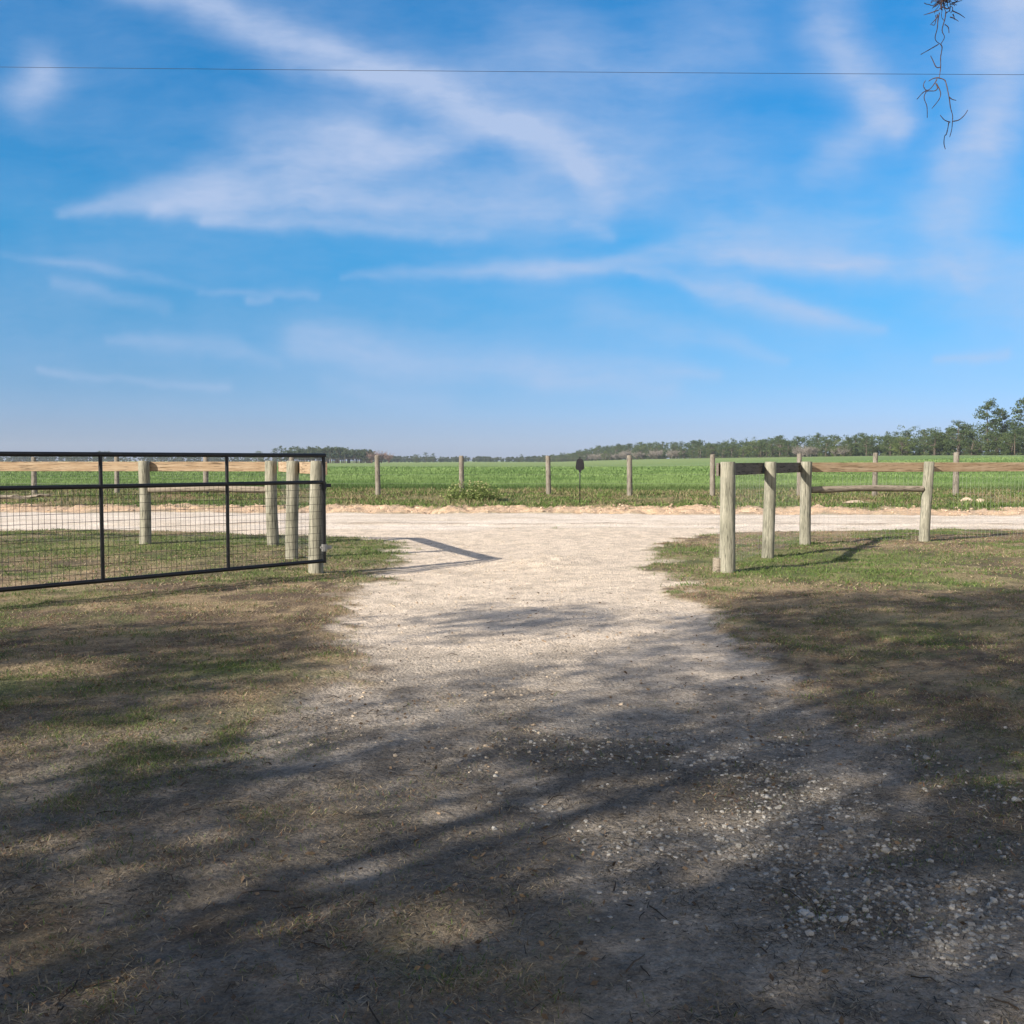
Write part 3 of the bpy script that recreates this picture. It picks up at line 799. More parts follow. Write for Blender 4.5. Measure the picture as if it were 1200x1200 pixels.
for pth in paths:
    P = np.array([mp(c) for c in pth]); P[:, 1] += .008 * (fbm(P[:, 0] * 1, P[:, 2], 9, 2, 5) - .5)
    P = smooth_path(P); r = .0016 * np.linspace(1, .6, len(P)) * (.85 + .4 * rng.random(len(P)))
    m = MB(); V, fs = tube(P, r, 5); m.add(V, fs); m.build('strand', M['moss'], root, True, base)
for c in ((375, 470), (352, 546), (455, 845), (405, 135)):
    pass
m = MB()
for i in range(120):
    c = np.array((410 + np.clip(rng.normal(), -1.6, 1.6) * 26, 18 + rng.normal() * 38 - 60 * random.random() - 260 * (random.random() ** 3)))
    P = [mp(c) + rng.normal(size=3) * (0, .02, 0)]; dd = rng.normal(size=3)
    for k in range(4): dd = dd + rng.normal(size=3) * .9; P.append(P[-1] + dd / np.linalg.norm(dd) * .010)
    V, fs = tube(smooth_path(P, 3), .0011, 4, False); m.add(V, fs)
for c0, c1 in (((360, 70), (255, 105)), ((375, 20), (320, 45)), ((455, 75), (545, 125)), ((455, 20), (525, 2)), ((360, 110), (300, 175)), ((440, 120), (500, 150)), ((460, 100), (470, 140)), ((350, 100), (335, 140))):
    p, q = mp(c0), mp(c1); V, fs = tube([p, (p + q) / 2 + rng.normal(size=3) * .003, q], (.0019, .0014, .0007), 5); m.add(V, fs)
V, fs = tube(smooth_path([mp((410, 0)), mp((405, -150)), mp((420, -300)), base]), .006, 6, True, .3); m.add(V, fs)
m.build('tuft', M['moss'], root, False, base)

# ------------------------------------------------------------------ far trees
def clump(center, r, n, size, flat=.6):
    d = rng.normal(size=(n, 3)); d /= np.linalg.norm(d, axis=1)[:, None]
    return center + d * (rng.random((n, 1)) ** .45) * np.array((r, r, r * flat)), size * (.6 + .8 * rng.random(n))

def pine(h, seed, dense=1.0, bare=.45, spread=.18, col=((.026, .050, .020), (.082, .115, .044))):
    st = rng.bit_generator.state; tr, cr = MB(), MB()
    s = np.linspace(0, 1, 7); lx, ly = rng.normal() * .03 * h, rng.normal() * .03 * h
    P = np.c_[lx * s ** 2, ly * s ** 2, h * .96 * s]
    V, fs = tube(P, .018 * h * (1 - .85 * s) + .01, 7); tr.add(V, fs, (.10, .08, .065))
    nb = int(16 * dense + h * .7)
    for i in range(nb):
        q = bare + (1 - bare) * (i + rng.random()) / nb
        a = rng.random() * 6.28; L = h * spread * (1.25 - .75 * abs((q - bare) / (1 - bare) - .35) * 1.3) * (.55 + .7 * rng.random())
        b = np.array([np.interp(q, s, P[:, k]) for k in range(3)])
        e = b + np.array((math.cos(a) * L, math.sin(a) * L, L * (.15 + .35 * rng.random())))
        V, fs = tube([b, (b + e) / 2 + (0, 0, -.03 * L), e], (.006 * h * (1.1 - q), .004 * h * (1.1 - q), .003), 4, False); tr.add(V, fs, (.10, .08, .065))
        for c, k in ((e, 1), ((b + e) / 2, .7)):
            C, S = clump(c + rng.normal(size=3) * .05 * L, h * .06 * k * (.8 + .7 * rng.random()), int(26 * k), h * .034)
            V, f = leaf_quads(C, S, .45); t = np.clip(rng.random() * .6 + .4 * rng.random(len(C)), 0, 1)
            cr.add(V, [f], np.repeat(lerp(*col, t), 4, axis=0))
    C, S = clump(P[-1], h * .06, 40, h * .034, 1.1); V, f = leaf_quads(C, S, .45); cr.add(V, [f], np.repeat(lerp(*col, rng.random(40)), 4, axis=0))
    return tr, cr

def broad(h, col=((.028, .052, .018), (.092, .120, .043)), w=.42, low=.05):
    tr, cr = MB(), MB()
    V, fs = tube([(0, 0, -.2), (.02 * h, 0, h * .3), (-.02 * h, .02 * h, h * .7)], (.035 * h, .028 * h, .012 * h), 8); tr.add(V, fs, (.10, .085, .07))
    for i in range(46):
        z = low + (1 - low) * rng.random() ** .85
        rr = w * h * math.sqrt(max(.03, 1 - ((z - .45) / .62) ** 2)) * (.5 + .55 * rng.random()); a = rng.random() * 6.28
        c = np.array((math.cos(a) * rr, math.sin(a) * rr, h * (z * .93)))
        if i % 3 == 0:
            V, fs = tube([(0, 0, h * z * .6), (c[0] * .6, c[1] * .6, h * z * .78), c], (.012 * h, .008 * h, .003 * h), 4, False); tr.add(V, fs, (.10, .085, .07))
        C, S = clump(c, h * .105 * (.7 + .6 * rng.random()), 55, h * .036, .75)
        V, f = leaf_quads(C, S, .6); t = np.clip(rng.random() * .65 + .35 * rng.random(55), 0, 1)
        cr.add(V, [f], np.repeat(lerp(*col, t), 4, axis=0))
    return tr, cr

def bare_tree(h, col=((.13, .118, .105), (.27, .245, .22)), w=.75):
    tr, cr = MB(), MB()
    for k in range(5):
        a = rng.random() * 6.28
        e = np.array((math.cos(a) * h * .12, math.sin(a) * h * .12, h * .45)); V, fs = tube([(0, 0, -.2), e * .5, e], (.02 * h, .014 * h, .009 * h), 5); tr.add(V, fs, col[0])
        for i in range(16):
            a2 = a + rng.normal() * 1.0; L = h * (.3 + .35 * rng.random())
            m_ = e * (.4 + .6 * rng.random()); q = m_ + np.array((math.cos(a2) * L * w, math.sin(a2) * L * w, L * (.35 + .6 * rng.random()))); q[2] = min(q[2], h)
            V, fs = tube([m_, (m_ + q) / 2 + rng.normal(size=3) * .03 * h, q], (.007 * h, .005 * h, .002 * h), 3, False); cr.add(V, fs, lerp(*col, rng.random()))
            n = 16; b = m_ + (q - m_) * (.3 + .7 * rng.random((n, 1))); d = rng.normal(size=(n, 3)); d[:, 2] = np.abs(d[:, 2]); d /= np.linalg.norm(d, axis=1)[:, None]
            tip = b + d * h * .13; wv = np.cross(d, rng.normal(size=(n, 3))); wv /= np.linalg.norm(wv, axis=1)[:, None]; wv *= .0045 * h
            cr.add(np.stack([b - wv, b + wv, tip + wv * .4, tip - wv * .4], 1).reshape(-1, 3), [np.arange(4 * n).reshape(-1, 4)], np.repeat(lerp(*col, rng.random(n)), 4, axis=0))
    return tr, cr

GRP = 'trees along the far side of the field'
protos = {}
def proto(kind, builder, cmat):
    protos.setdefault(kind, []).append((builder, cmat))
def copy_tree(src, loc, sc, rz, name, label, cat='tree', group=GRP):
    tmesh, cmesh, cname = src
    root = empty(name, loc, label, cat, group); root.scale = sc; root.rotation_euler = (0, 0, rz)
    link(bpy.data.objects.new('trunk', tmesh), root); link(bpy.data.objects.new(cname, cmesh), root)
    return root
def make_proto(parts, leafmat, cname):
    tr, cr = parts
    a = tr.build('trunk', M['twig'], None, True); b = cr.build(cname, leafmat, None)
    t, c = a.data, b.data
    bpy.data.objects.remove(a); bpy.data.objects.remove(b)
    return (t, c, cname)
PINES = [make_proto(pine(10, i, 1.5, (.16, .28, .36, .45)[i], (.20, .17, .19, .15)[i]), M['leaf'], 'crown') for i in range(4)]
OAKS = [make_proto(broad(10, w=.36 + .06 * (i % 3)), M['leaf'], 'crown') for i in range(3)] + [make_proto(broad(10, ((.06, .09, .024), (.145, .18, .055)), .4), M['leaf'], 'crown')]
BARES = [make_proto(bare_tree(10), M['twig'], 'twigs') for i in range(3)]
REDS = [make_proto(bare_tree(10, ((.17, .115, .10), (.28, .20, .18)), .5), M['twig'], 'twigs')]

prof_x = [560, 650, 680, 700, 720, 740, 780, 830, 860, 900, 930, 960, 980, 1010, 1050, 1085, 1100, 1120, 1140, 1170, 1200, 1300]
prof_y = [534, 532, 527, 523, 521, 519, 518, 516, 514, 510, 511, 508, 510, 508, 502, 496, 499, 495, 496, 493, 495, 490]
def line_pt(t): return 157 - 117 * t, 300 + 600 * t
LBL = {'pine': 'dark green pine among the trees on the right beyond the field', 'oak': 'rounded dark green leafy tree among the trees on the right beyond the field',
       'lime': 'yellowish green leafy tree among the trees on the right beyond the field', 'bare': 'leafless grey tree at the foot of the trees beyond the field'}
def px_of_t(t):
    X, Y = line_pt(t); return 600 + F * X / Y
ts = []
t = -.22
while t < 1.12:
    ts.append(t); t += .0052 + .0022 * (t > .4)
for row, (dep, hk, keep) in enumerate(((0, .85, .8), (16, 1.0, .42))):
    for t in ts:
        if random.random() > keep: continue
        X, Y = line_pt(t + random.uniform(-.004, .004)); nxy = np.array((600, 117)) / 611.0
        X, Y = X + nxy[0] * (dep + random.uniform(-5, 5)), Y + nxy[1] * (dep + random.uniform(-5, 5))
        px = 600 + F * X / Y
        if px > 1290: continue
        z = float(height(X, Y))
        topy = np.interp(px, prof_x, prof_y); hh = max(4.5, EYE + (540 - topy) / F * Y - z) * hk * random.uniform(.66, 1.08)
        isbare = row == 0 and (683 < px < 805 or 922 < px < 990 or 1118 < px < 1150) and random.random() < .6
        if isbare:
            src, kd, nm = random.choice(BARES), 'bare', 'bare_tree'; hh *= (.45 if px > 1100 else .66 if px > 900 else .75)
        elif random.random() < (.30 if row < 1 else .55): src, kd, nm = random.choice(PINES), 'pine', 'pine_tree'
        else:
            k = random.randrange(7); src = OAKS[3] if k == 6 else OAKS[k % 3]; kd, nm = ('lime' if k == 6 else 'oak'), 'broadleaf_tree'
        s = hh / 10; wd = random.uniform(1.05, 1.35)
        copy_tree(src, (X, Y, z - .1), (s * wd, s * wd, s), random.random() * 6.28, nm, LBL[kd])
# the tall pines that stand out on the right
big = [make_proto(pine(20, 9, 2.0, .30, .155), M['leaf'], 'crown'), make_proto(pine(20, 10, 2.0, .34, .14), M['leaf'], 'crown')]
for px, top, Y, src, rz, lab in ((1156, 470, 330, big[0], .4, 'tallest pine of the treeline, its broken crown clear of the trees around it'),
                                 (1199, 465, 325, big[1], 1.4, 'tall pine cut by the right edge of the picture'),
                                 (1173, 479, 336, big[1], 2.4, 'leaning tall pine just right of the tallest one in the treeline'),
                                 (1121, 493, 330, PINES[1], 1.0, 'slim open pine between the tallest pine and the rounded trees left of it'),
                                 (958, 508, 440, PINES[2], 0, 'small pine rising alone above the leafless grey trees on the right')):
    X = (px - 600) / F * Y; z = float(height(X, Y)); h0 = 20 if src in big else 10; s = (EYE + (540 - top) / F * Y - z) / h0
    copy_tree(src, (X, Y, z), (s * 1.1, s * 1.1, s), rz, 'pine_tree', lab)
# single trees on the left horizon
for px, top, Y, src, lab, nm in ((330, 522, 640, PINES[0], 'pine standing at the left end of the dark wood on the horizon', 'pine_tree'), (323, 525, 640, PINES[3], 'low pine half hidden by the gate at the end of the dark wood', 'pine_tree'),
                                 (436, 527, 640, REDS[0], 'reddish leafless tree at the right end of the dark wood, the left of three', 'bare_tree'), (447, 526, 645, REDS[0], 'reddish leafless tree at the right end of the dark wood, the middle of three', 'bare_tree'), (456, 529, 640, REDS[0], 'reddish leafless tree at the right end of the dark wood, the right of three', 'bare_tree'),
                                 (488, 531, 820, OAKS[0], 'small rounded tree alone on the left horizon', 'broadleaf_tree'), (499, 530, 820, PINES[1], 'open tree on the left horizon, first of a pair', 'pine_tree'), (508, 531, 820, PINES[2], 'open tree on the left horizon, second of a pair', 'pine_tree'),
                                 (303, 528, 800, OAKS[1], 'lone tree top just above the gate rail', 'broadleaf_tree'), (84, 528.5, 900, OAKS[0], 'low round tree on the horizon just over the gate, further left', 'broadleaf_tree'), (121, 528, 900, OAKS[2], 'low round tree on the horizon over the first gate upright', 'broadleaf_tree'), (611, 532, 950, PINES[0], 'tiny lone pine on the middle of the horizon', 'pine_tree')):
    X = (px - 600) / F * Y; z = float(height(X, Y)); s = (EYE + (540 - top) / F * Y - z) / 10
    k = 1.9 if 'round' in lab and 'over' in lab else 1.2
    copy_tree(src, (X, Y, z - .2), (s * k, s * k, s), random.random() * 6, nm, lab, group='single trees on the left horizon')

def wood(label, x0, x1, Y, depth, prof, n, lsz, col, trunks=True):
    m = MB()
    for i in range(n):
        px = x0 + (x1 - x0) * random.random(); y_ = Y + depth * random.random(); X = (px - 600) / F * y_; z = float(zbase(np.float64(X), np.float64(y_)))
        top = np.interp(px, prof[0], prof[1]); h = (EYE + (540 - top) / F * Y - z) * random.uniform(.72, 1.02)
        if h < 2: continue
        if trunks: V, fs = tube([(X, y_, z), (X, y_, z + h * .9)], (.2, .06), 4, False); m.add(V, fs, (.12, .10, .085))
        for k in range(9):
            q = (.35 + .65 * random.random()) if trunks else (.1 + .9 * random.random())
            c = np.array((X + random.gauss(0, .17 * h), y_ + random.gauss(0, .1 * h), z + h * q * .95))
            C, S = clump(c, h * .13, 26, lsz, .7); V, f = leaf_quads(C, S, .6)
            m.add(V, [f], np.repeat(lerp(*col, np.clip(random.random() * .6 + .4 * rng.random(26), 0, 1)), 4, axis=0))
    tag(m.build('distant_wood', M['leaf']), label, 'wood', kind='stuff')
dk = ((.026, .048, .024), (.065, .092, .045))
m = MB()
for i in range(800):                                        # the mass of trees standing behind the front rows
    t = random.uniform(-.22, 1.12); X, Y = line_pt(t); low = i % 2 == 0; q = random.uniform(4, 12) if low else random.uniform(24, 60)
    X, Y = X + q * .98, Y + q * .19; px = 600 + F * X / Y; z = float(zbase(np.float64(X), np.float64(Y)))
    h = (EYE + (540 - np.interp(px, prof_x, prof_y)) / F * Y - z) * (random.uniform(.34, .6) if low else random.uniform(.78, 1.04))
    if h < 1.5: continue
    for k in range(8):
        c = np.array((X + random.gauss(0, .3 * h if low else .16 * h), Y + random.gauss(0, 2.5), z + h * random.uniform(.05, .95)))
        C, S = clump(c, max(.9, h * .13), 30, .45 + .0004 * Y, .75); V, f = leaf_quads(C, S, .6)
        m.add(V, [f], np.repeat(lerp((.024, .045, .017), (.078, .108, .040), np.clip(random.random() * .6 + .4 * rng.random(30), 0, 1)), 4, axis=0))
tag(m.build('distant_wood', M['leaf']), 'dense green wood and undergrowth filling in behind the front trees on the right', 'wood', kind='stuff')
wood('dark pine wood on the horizon left of the drive', 336, 436, 640, 60, ((330, 345, 360, 385, 410, 425, 436), (525, 523, 523.5, 522, 524, 525, 527)), 190, .8, dk)
wood('low hazy band of trees along the middle horizon', 425, 660, 1050, 60, ((425, 470, 500, 530, 560, 600, 660), (531, 534, 534.5, 535, 534, 535.5, 532)), 300, 1.1, dk, False)
wood('low hazy band of trees behind the gate top rail', -120, 340, 1100, 60, ((-120, 60, 200, 340), (533, 534, 533.5, 534)), 330, 1.2, dk, False)

# ------------------------------------------------------------------ live oaks around the viewpoint, whose crowns shade the foreground
EDGE = np.array([(-400, 742), (0, 742), (120, 735), (230, 728), (290, 733), (335, 748), (375, 815), (440, 805), (520, 790), (700, 765), (760, 742), (830, 718), (870, 699), (1000, 694), (1200, 692), (1700, 690)])
LIT = ((60, 787, 150, 18, 0, .8), (220, 770, 120, 12, 4, .5), (290, 842, 300, 30, 8, .95), (60, 900, 220, 26, 5, .92), (350, 985, 240, 30, 10, .9), (850, 790, 90, 26, -25, .9), (850, 967, 260, 38, 8, 1.0),
       (620, 815, 220, 24, 8, .4), (530, 850, 230, 62, 8, .6), (420, 770, 80, 26, 10, .8), (300, 945, 160, 26, 8, .5), (150, 1100, 200, 28, 10, .85), (660, 1000, 80, 30, 10, .7),
       (1120, 742, 190, 14, 3, .75), (960, 802, 130, 16, 0, .65), (500, 905, 170, 30, 5, .3), (1010, 850, 120, 12, 4, .3), (1080, 1010, 90, 14, 8, .35))
def shade(X, Y):
    px, py, d = to_px(X, np.maximum(Y, .6), np.zeros_like(X))
    py = np.minimum(py, 1500)
    e = np.interp(px, EDGE[:, 0], EDGE[:, 1])
    s = sst(-6, 10, py - e)
    s = np.maximum(s, .85 * np.exp(-(((px - 600) / 130) ** 2 + ((py - 727) / 14) ** 2) ** 1.5))
    for cx_, cy_, rx, ry, an, am in LIT:
        ca, sa = math.cos(R(an)), math.sin(R(an)); dx, dy = px - cx_, py - cy_
        u = (dx * ca - dy * sa) / rx; v = (dx * sa + dy * ca) / ry
        s = s * (1 - am * np.exp(-(u * u + v * v)))
    s = s * (.72 + .42 * sst(.38, .62, fbm(X, Y, 2.2, 3, 91)))
    return np.where(Y < 1.0, .6, s)
NCL = 7000
gx = rng.uniform(-9.5, 10.5, NCL * 3); gy = rng.uniform(-5, 12.6, NCL * 3)
k = rng.random(NCL * 3) < shade(gx, gy); gx, gy = gx[k], gy[k]
hz = rng.uniform(5.6, 9.6, len(gx)) - .9 * sst(7, 4, gy)
CC = np.c_[gx - SX * hz, gy - SY * hz, hz]
px, py, d = to_px(CC[:, 0], CC[:, 1], CC[:, 2])
vis = (d > .2) & (px > -150) & (px < 1350) & (py > -160)
CC = CC[~vis]
TR = [np.array((-17.5, -7.5, 0)), np.array((-10.5, -8.5, 0)), np.array((-8.0, -2.2, 0)), np.array((4.6, -3.4, 0))]
names = ['live oak at the far left behind the viewpoint', 'live oak directly behind the viewpoint on the left', 'live oak nearest the gate on the left of the viewpoint', 'live oak on the right behind the viewpoint with moss hanging from its limb']
own = np.argmin(np.stack([np.linalg.norm(CC[:, :2] - t[:2], axis=1) for t in TR[:3]]), axis=0)
# a rounded crown of its own for the tree on the right
n4 = 520; dd = rng.normal(size=(n4, 3)); dd /= np.linalg.norm(dd, axis=1)[:, None]; c4 = np.array((6.0, -4.5, 8.0)) + dd * (rng.random((n4, 1)) ** .4) * (5.5, 4.5, 2.6)
px, py, d = to_px(c4[:, 0], c4[:, 1], c4[:, 2]); c4 = c4[~((d > .2) & (px > -150) & (px < 1350) & (py > -160))]
CC = np.concatenate([CC, c4]); own = np.concatenate([own, np.full(len(c4), 3)])
for i, T in enumerate(TR):
    z = float(height(T[0], T[1])); root = empty('live_oak', (T[0], T[1], z), names[i], 'tree')
    c = CC[own == i] - np.array((T[0], T[1], z)); n = len(c)
    if n < 3: continue
    K = 15 if i == 3 else 7
    L = np.repeat(c, K, axis=0) + rng.normal(size=(n * K, 3)) * .15 + rng.normal(size=(n * K, 1)) * .18 * SUNV
    V, f = leaf_quads(L, .11 + .07 * rng.random(n * K), .55)
    np_obj('crown', V, [f], M['leaf'], root, np.repeat(lerp((.03, .05, .02), (.08, .11, .04), rng.random(n * K)), 4, axis=0))
    m = MB(); cen = c.mean(0); s = np.linspace(0, 1, 6); tb = np.array((cen[0] * .12, cen[1] * .12, 3.4))
    V, fs = tube(np.c_[tb[0] * s, tb[1] * s, -.3 + (tb[2] + .3) * s], .55 - .2 * s + .25 * np.exp(-s * 9), 16, True, .1); m.add(V, fs)
    m.build('trunk', M['bark'], root, True)
    m = MB()
    for q in rng.choice(n, min(26, n), replace=False):
        e = c[q]; mid = tb + (e - tb) * .5 + np.array((0, 0, .9)) + rng.normal(size=3) * .4
        P = smooth_path([tb - (0, 0, .3), tb + (mid - tb) * .5 + rng.normal(size=3) * .2, mid, mid + (e - mid) * .6 + rng.normal(size=3) * .3, e], 4)
        wp = P + np.array((T[0], T[1], z)); px, py, d = to_px(wp[:, 0], wp[:, 1], wp[:, 2])
        if np.any((d > .2) & (px > -60) & (px < 1260) & (py > -60)): continue
        gx_, gy_ = wp[:, 0] + SX * wp[:, 2], wp[:, 1] + SY * wp[:, 2]
        sh = shade(gx_, gy_)                              # unseen limbs, kept only where their shadow falls inside the laid-out shade
        if i < 3 and (sh.mean() < .62 or np.any((gy_ > 2.6) & (sh < .45))): continue
        V, fs = tube(P, np.linspace(.055, .012, len(P)), 7, True, .1); m.add(V, fs)
    if i == 3:
        e = base - np.array((T[0], T[1], z))
        P = smooth_path([tb - (0, 0, .3), (-.2, .9, 4.6), (-1.2, 3.0, 5.2), e + (.9, -1.6, .75), e + (.0, 0, .02), e + (-.9, 1.0, .5)], 5)
        V, fs = tube(P, np.linspace(.13, .012, len(P)) * (1 + .12 * np.sin(np.arange(len(P)) * 1.9)), 8, True, .1); m.add(V, fs)
        lv = []                                           # twigs and leaves along the reaching limb
        for q in range(70):
            b = P[int(len(P) * (.25 + .75 * random.random())) - 1]; e2 = b + np.array((random.gauss(0, .45), random.gauss(0, .35), abs(random.gauss(.25, .35))))
            wp = np.array([b, (b + e2) / 2, e2]) + np.array((T[0], T[1], z)); px, py, d = to_px(wp[:, 0], wp[:, 1], wp[:, 2])
            if np.any((d > .1) & (py > -45)): continue
            V, fs = tube([b, (b + e2) / 2 + rng.normal(size=3) * .04, e2], (.012, .008, .003), 5); m.add(V, fs)
            lv.append(b + (e2 - b) * (.4 + .7 * rng.random((26, 1))) + rng.normal(size=(26, 3)) * .07)
        lv = np.concatenate(lv); wp = lv + np.array((T[0], T[1], z)); px, py, d = to_px(wp[:, 0], wp[:, 1], wp[:, 2]); lv = lv[~((d > .1) & (py > -45))]
        V, f = leaf_quads(lv, .05 + .04 * rng.random(len(lv)), .45)
        np_obj('foliage', V, [f], M['leaf'], root, np.repeat(lerp((.03, .05, .02), (.08, .11, .04), rng.random(len(lv))), 4, axis=0))
    m.build('limbs', M['bark'], root, True)

# ------------------------------------------------------------------ haze
HAZE = .00017
hz0, hz1 = np.array((-1500, -200, -3.0)), np.array((1500, 1700, 32))
m = MB(); V, fs = box((hz0 + hz1) / 2, hz1 - hz0); m.add(V, fs)
mt, nt, out = new_mat('haze_air'); N = NT(nt)
pv = N.n('ShaderNodeVolumePrincipled'); pv.inputs['Color'].default_value = (.80, .88, .98, 1); pv.inputs['Density'].default_value = HAZE
pv.inputs['Anisotropy'].default_value = .2
nt.links.new(pv.outputs[0], out.inputs['Volume'])
USE_HAZE = True
if USE_HAZE:
    tag(m.build('haze', mt), kind='stuff')

# ------------------------------------------------------------------ world: Nishita sky with thin cirrus
SUN_EL = math.atan2(1.0, math.hypot(SX, SY)); SUN_AZ = math.atan2(SUNV[0], SUNV[1])     # azimuth clockwise from +Y
w = bpy.data.worlds.new('World'); scene.world = w; w.use_nodes = True
nt = w.node_tree; nt.nodes.clear(); N = NT(nt)
out = nt.nodes.new('ShaderNodeOutputWorld'); bg = nt.nodes.new('ShaderNodeBackground'); nt.links.new(bg.outputs[0], out.inputs[0])
sky = nt.nodes.new('ShaderNodeTexSky'); sky.sky_type = 'NISHITA'; sky.sun_disc = False
sky.sun_elevation = SUN_EL; sky.sun_rotation = SUN_AZ
sky.air_density = 1.0; sky.dust_density = .15; sky.ozone_density = 5.0; sky.altitude = 0
bg.inputs[1].default_value = .10
D = N.n('ShaderNodeTexCoord').outputs['Generated']
sep = N.n('ShaderNodeSeparateXYZ'); N.set(sep.inputs[0], D)
yy = N.m('MAXIMUM', sep.outputs[1], .08)
u = N.m('DIVIDE', sep.outputs[0], yy); v = N.m('DIVIDE', sep.outputs[2], yy)
cb = N.n('ShaderNodeCombineXYZ'); N.set(cb.inputs[0], u); N.set(cb.inputs[1], v)
p0 = cb.outputs[0]
def wn(sc, det, amp, off):
    x = N.n('ShaderNodeTexNoise'); N.set(x.inputs['Vector'], N.vm('ADD', p0, off)); x.inputs['Scale'].default_value = sc; x.inputs['Detail'].default_value = det; x.inputs['Roughness'].default_value = .6
    q = N.vm('SUBTRACT', x.outputs['Color'], (.5, .5, .5)); return N.vm('MULTIPLY', q, (amp, amp * .7, 0))
p = N.vm('ADD', N.vm('ADD', p0, wn(5, 3, .055, (3, 1, 0))), wn(22, 3, .016, (0, 7, 0)))
def uv(px, py):
    a, b, c = ray(px, py); return (a / b, c / b, 0)
# strokes: points (px, py, half width px, strength)
STROKES = [
    [(150, -22, 20, .6), (330, 45, 24, .8), (480, 103, 22, .9), (600, 150, 20, .9), (660, 190, 19, .9), (700, 225, 22, .6)],
    [(560, 120, 40, .25), (700, 190, 50, .32), (770, 235, 34, .38), (830, 262, 24, .2)],
    [(380, 60, 50, .16), (520, 110, 50, .2), (740, 150, 60, .14)],
    [(70, 248, 6, .36), (200, 230, 17, .5), (300, 205, 34, .58), (420, 190, 36, .72), (500, 178, 22, .66), (555, 156, 10, .5)],
    [(180, 248, 10, .4), (330, 238, 26, .55), (480, 240, 34, .5), (600, 235, 34, .45), (690, 262, 14, .4), (712, 276, 7, .3)],
    [(240, 262, 7, .4), (420, 270, 8, .45), (560, 272, 8, .3)],
    [(300, 165, 30, .25), (420, 150, 26, .22)],
    [(400, 328, 4, .16), (440, 324, 7, .3), (520, 316, 9, .3), (640, 318, 12, .55), (720, 315, 10, .55), (800, 300, 22, .45), (960, 312, 14, .55), (1110, 312, 12, .5), (1150, 330, 40, .35), (1210, 350, 50, .35)],
    [(820, 285, 30, .35), (960, 285, 30, .35), (1080, 275, 40, .3)],
    [(735, 322, 4, .35), (800, 338, 8, .55), (850, 346, 17, .6), (920, 366, 13, .55), (1030, 388, 6, .3)],
    [(965, -20, 28, .5), (985, 50, 30, .6), (1020, 110, 26, .6), (1058, 150, 18, .55)],
    [(1040, 130, 26, .4), (1000, 180, 26, .4), (960, 215, 14, .3)],
    [(1190, -20, 60, .65), (1180, 100, 42, .6), (1160, 165, 32, .55), (1125, 190, 22, .4)],
    [(1165, 170, 30, .4), (1130, 240, 45, .4), (1110, 300, 40, .35)],
    [(52, 82, 26, .6), (30, 110, 28, .4)],
    [(0, 297, 5, .14), (120, 318, 6, .22), (180, 328, 6, .2), (240, 340, 5, .08)],
    [(60, 335, 8, .2), (200, 362, 8, .22)],
    [(240, 345, 4, .2), (370, 350, 5, .2)],
    [(298, 356, 4, .3), (320, 355, 4, .3)],
    [(125, 400, 6, .18), (220, 404, 11, .28), (280, 416, 11, .26), (325, 432, 6, .12)],
    [(40, 436, 4, .25), (260, 455, 5, .28)],
    [(360, 400, 24, .38), (520, 420, 22, .42), (680, 432, 20, .38), (830, 440, 8, .3)],
    [(640, 440, 14, .3), (780, 462, 12, .25)],
    [(700, 375, 22, .2), (830, 398, 12, .28), (915, 418, 5, .25)],
    [(1090, 418, 5, .3), (1180, 412, 6, .32)],
    [(380, 450, 12, .2), (520, 470, 14, .2)],
    [(620, 45, 36, .22), (760, 80, 40, .25), (860, 60, 40, .2)],
    [(830, 200, 40, .2), (900, 230, 40, .22)],
]
tot = None
for st in STROKES:
    best = None
    pk = p if tot is None else N.vm('ADD', p, N.vm('SCALE', (1e-9, 1e-9, 0), scale=tot))     # evaluates the strokes one after the other
    for a, b in zip(st[:-1], st[1:]):
        A, B = np.array(uv(a[0], a[1])), np.array(uv(b[0], b[1])); ba = B - A
        pa = N.vm('SUBTRACT', pk, tuple(A))
        h = N.m('MULTIPLY', N.vm('DOT_PRODUCT', pa, tuple(ba)), 1 / float(ba @ ba), clamp=True)
        q = N.vm('SUBTRACT', pa, N.vm('SCALE', tuple(ba), scale=h))
        dist = N.vm('LENGTH', q)
        wd = N.m('MULTIPLY_ADD', h, (b[2] - a[2]) / F, a[2] / F)
        r = N.m('DIVIDE', dist, wd)
        e = N.m('EXPONENT', N.m('MULTIPLY', N.m('MULTIPLY', r, r), -.8))
        e = N.m('MULTIPLY', e, N.m('MULTIPLY_ADD', h, b[3] - a[3], a[3]))
        best = e if best is None else N.m('MAXIMUM', best, e)
    tot = best if tot is None else N.m('SUBTRACT', N.m('ADD', tot, best), N.m('MULTIPLY', tot, best))
fib1 = N.noise(N.mapping(p, (6, 24, 1), (0, 0, R(26))), 1.0, 5, .66)
fib2 = N.noise(N.mapping(p, (5, 17, 1), (0, 0, R(-20))), 1.0, 5, .66)
soft = N.noise(p0, 7, 4, .55)
fib = N.m('ADD', N.m('MULTIPLY', fib1, .5), N.m('ADD', N.m('MULTIPLY', fib2, .5), N.m('MULTIPLY', soft, .6)))     # ~.8
gain = N.m('MULTIPLY_ADD', fib, 2.0, -.58)
cl = N.m('MULTIPLY', tot, N.m('MAXIMUM', gain, .05), clamp=True)
veil = N.m('MULTIPLY', N.m('MAXIMUM', N.m('SUBTRACT', fib, .68), 0), .55)
cl = N.m('MINIMUM', N.m('ADD', N.m('MULTIPLY', cl, .9), veil), .85)
cl = N.m('MULTIPLY', cl, N.m('MULTIPLY', sep.outputs[2], 12, clamp=True))
hs = N.n('ShaderNodeHueSaturation'); hs.inputs['Saturation'].default_value = 1.25; N.set(hs.inputs['Color'], sky.outputs[0])
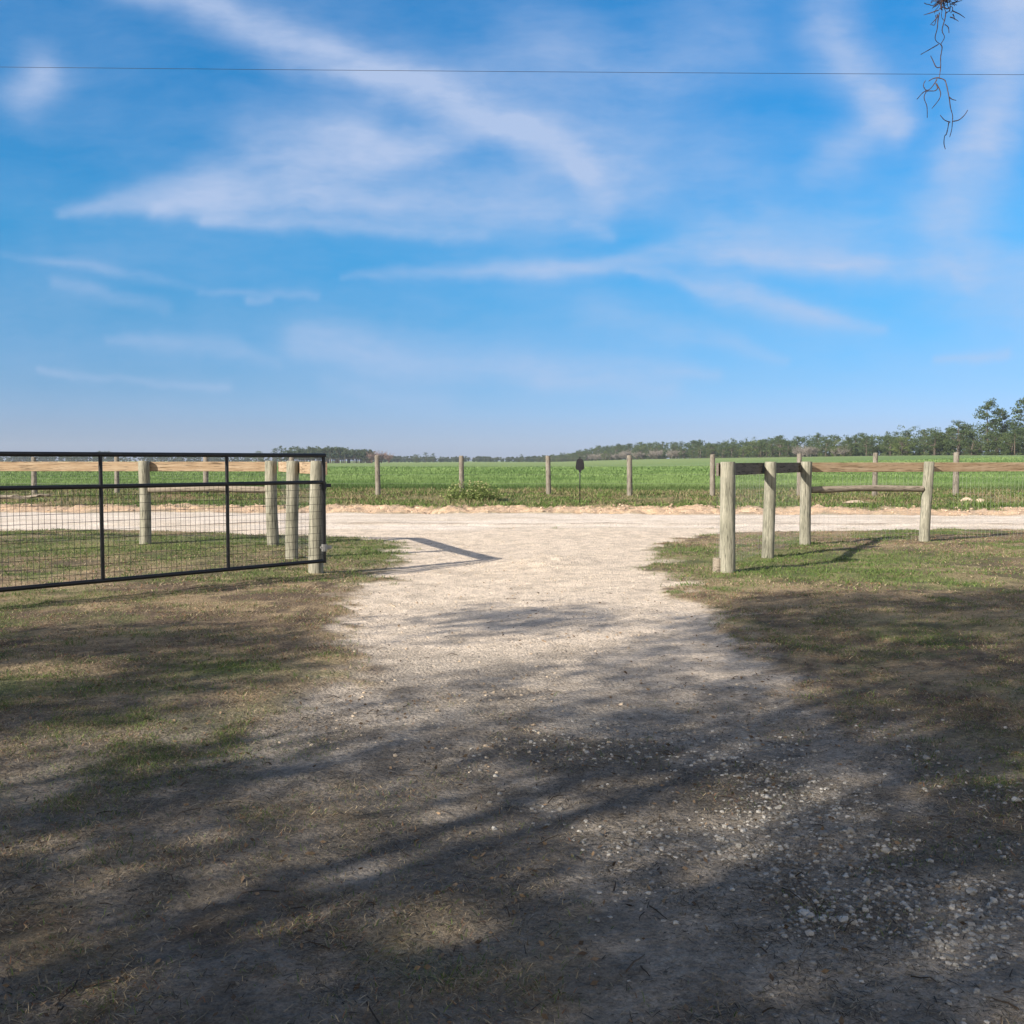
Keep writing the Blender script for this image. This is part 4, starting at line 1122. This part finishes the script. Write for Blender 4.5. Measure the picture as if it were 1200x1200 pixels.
tint = N.ramp(sep.outputs[2], [(0, (.35, .40, .73)), (.035, (.39, .425, .67)), (.08, (.41, .49, .64)), (.14, (.43, .60, .66)), (.22, (.42, .77, .76)), (.41, (.57, .94, .90)), (.6, (.46, .66, .72)), (.9, (.39, .51, .57))])
skc = N.mix(1.0, hs.outputs[0], tint, 'MULTIPLY')
CLOUD = (2.55, 3.1, 4.3)
fin = N.mix(cl, skc, (*CLOUD, 1))
# bright veil added to the unseen sky behind the viewpoint for neutral fill light
back = N.noise(D, 3.0, 5, .6)
bk = N.m('MULTIPLY', N.m('MULTIPLY_ADD', sep.outputs[1], -2.2, .1, clamp=True), N.m('MULTIPLY_ADD', back, 1.6, -.1, clamp=True))
bk = N.m('MULTIPLY', bk, N.m('MULTIPLY', sep.outputs[2], 8, clamp=True))
fin = N.mix(bk, fin, (7.2, 6.5, 5.6, 1))
nt.links.new(fin, bg.inputs[0])
w.cycles.sampling_method = 'MANUAL'; w.cycles.sample_map_resolution = 512

# ------------------------------------------------------------------ sun
sl = bpy.data.lights.new('sun', 'SUN'); sl.energy = 5.0; sl.angle = R(.53); sl.color = (1.0, .90, .77)
so = bpy.data.objects.new('sun', sl); COL.objects.link(so)
from mathutils import Vector
so.rotation_euler = Vector(tuple(SUNV)).to_track_quat('Z', 'Y').to_euler(); so.location = (-30, -25, 30)

# ------------------------------------------------------------------ camera and render
cam = bpy.data.cameras.new('camera'); cam.sensor_width = 36; cam.lens = 36 * F / 1200; cam.clip_start = .05; cam.clip_end = 9000
co = bpy.data.objects.new('camera', cam); COL.objects.link(co); co.location = (0, 0, EYE); co.rotation_euler = (math.pi / 2 - TH, 0, 0)
scene.camera = co
scene.render.engine = 'CYCLES'
scene.cycles.max_bounces = 4; scene.cycles.transparent_max_bounces = 8; scene.cycles.volume_bounces = 0
scene.view_settings.view_transform = 'Standard'; scene.view_settings.look = 'None'
scene.view_settings.exposure = .97; scene.view_settings.gamma = 1
scene.render.resolution_x = scene.render.resolution_y = 1024
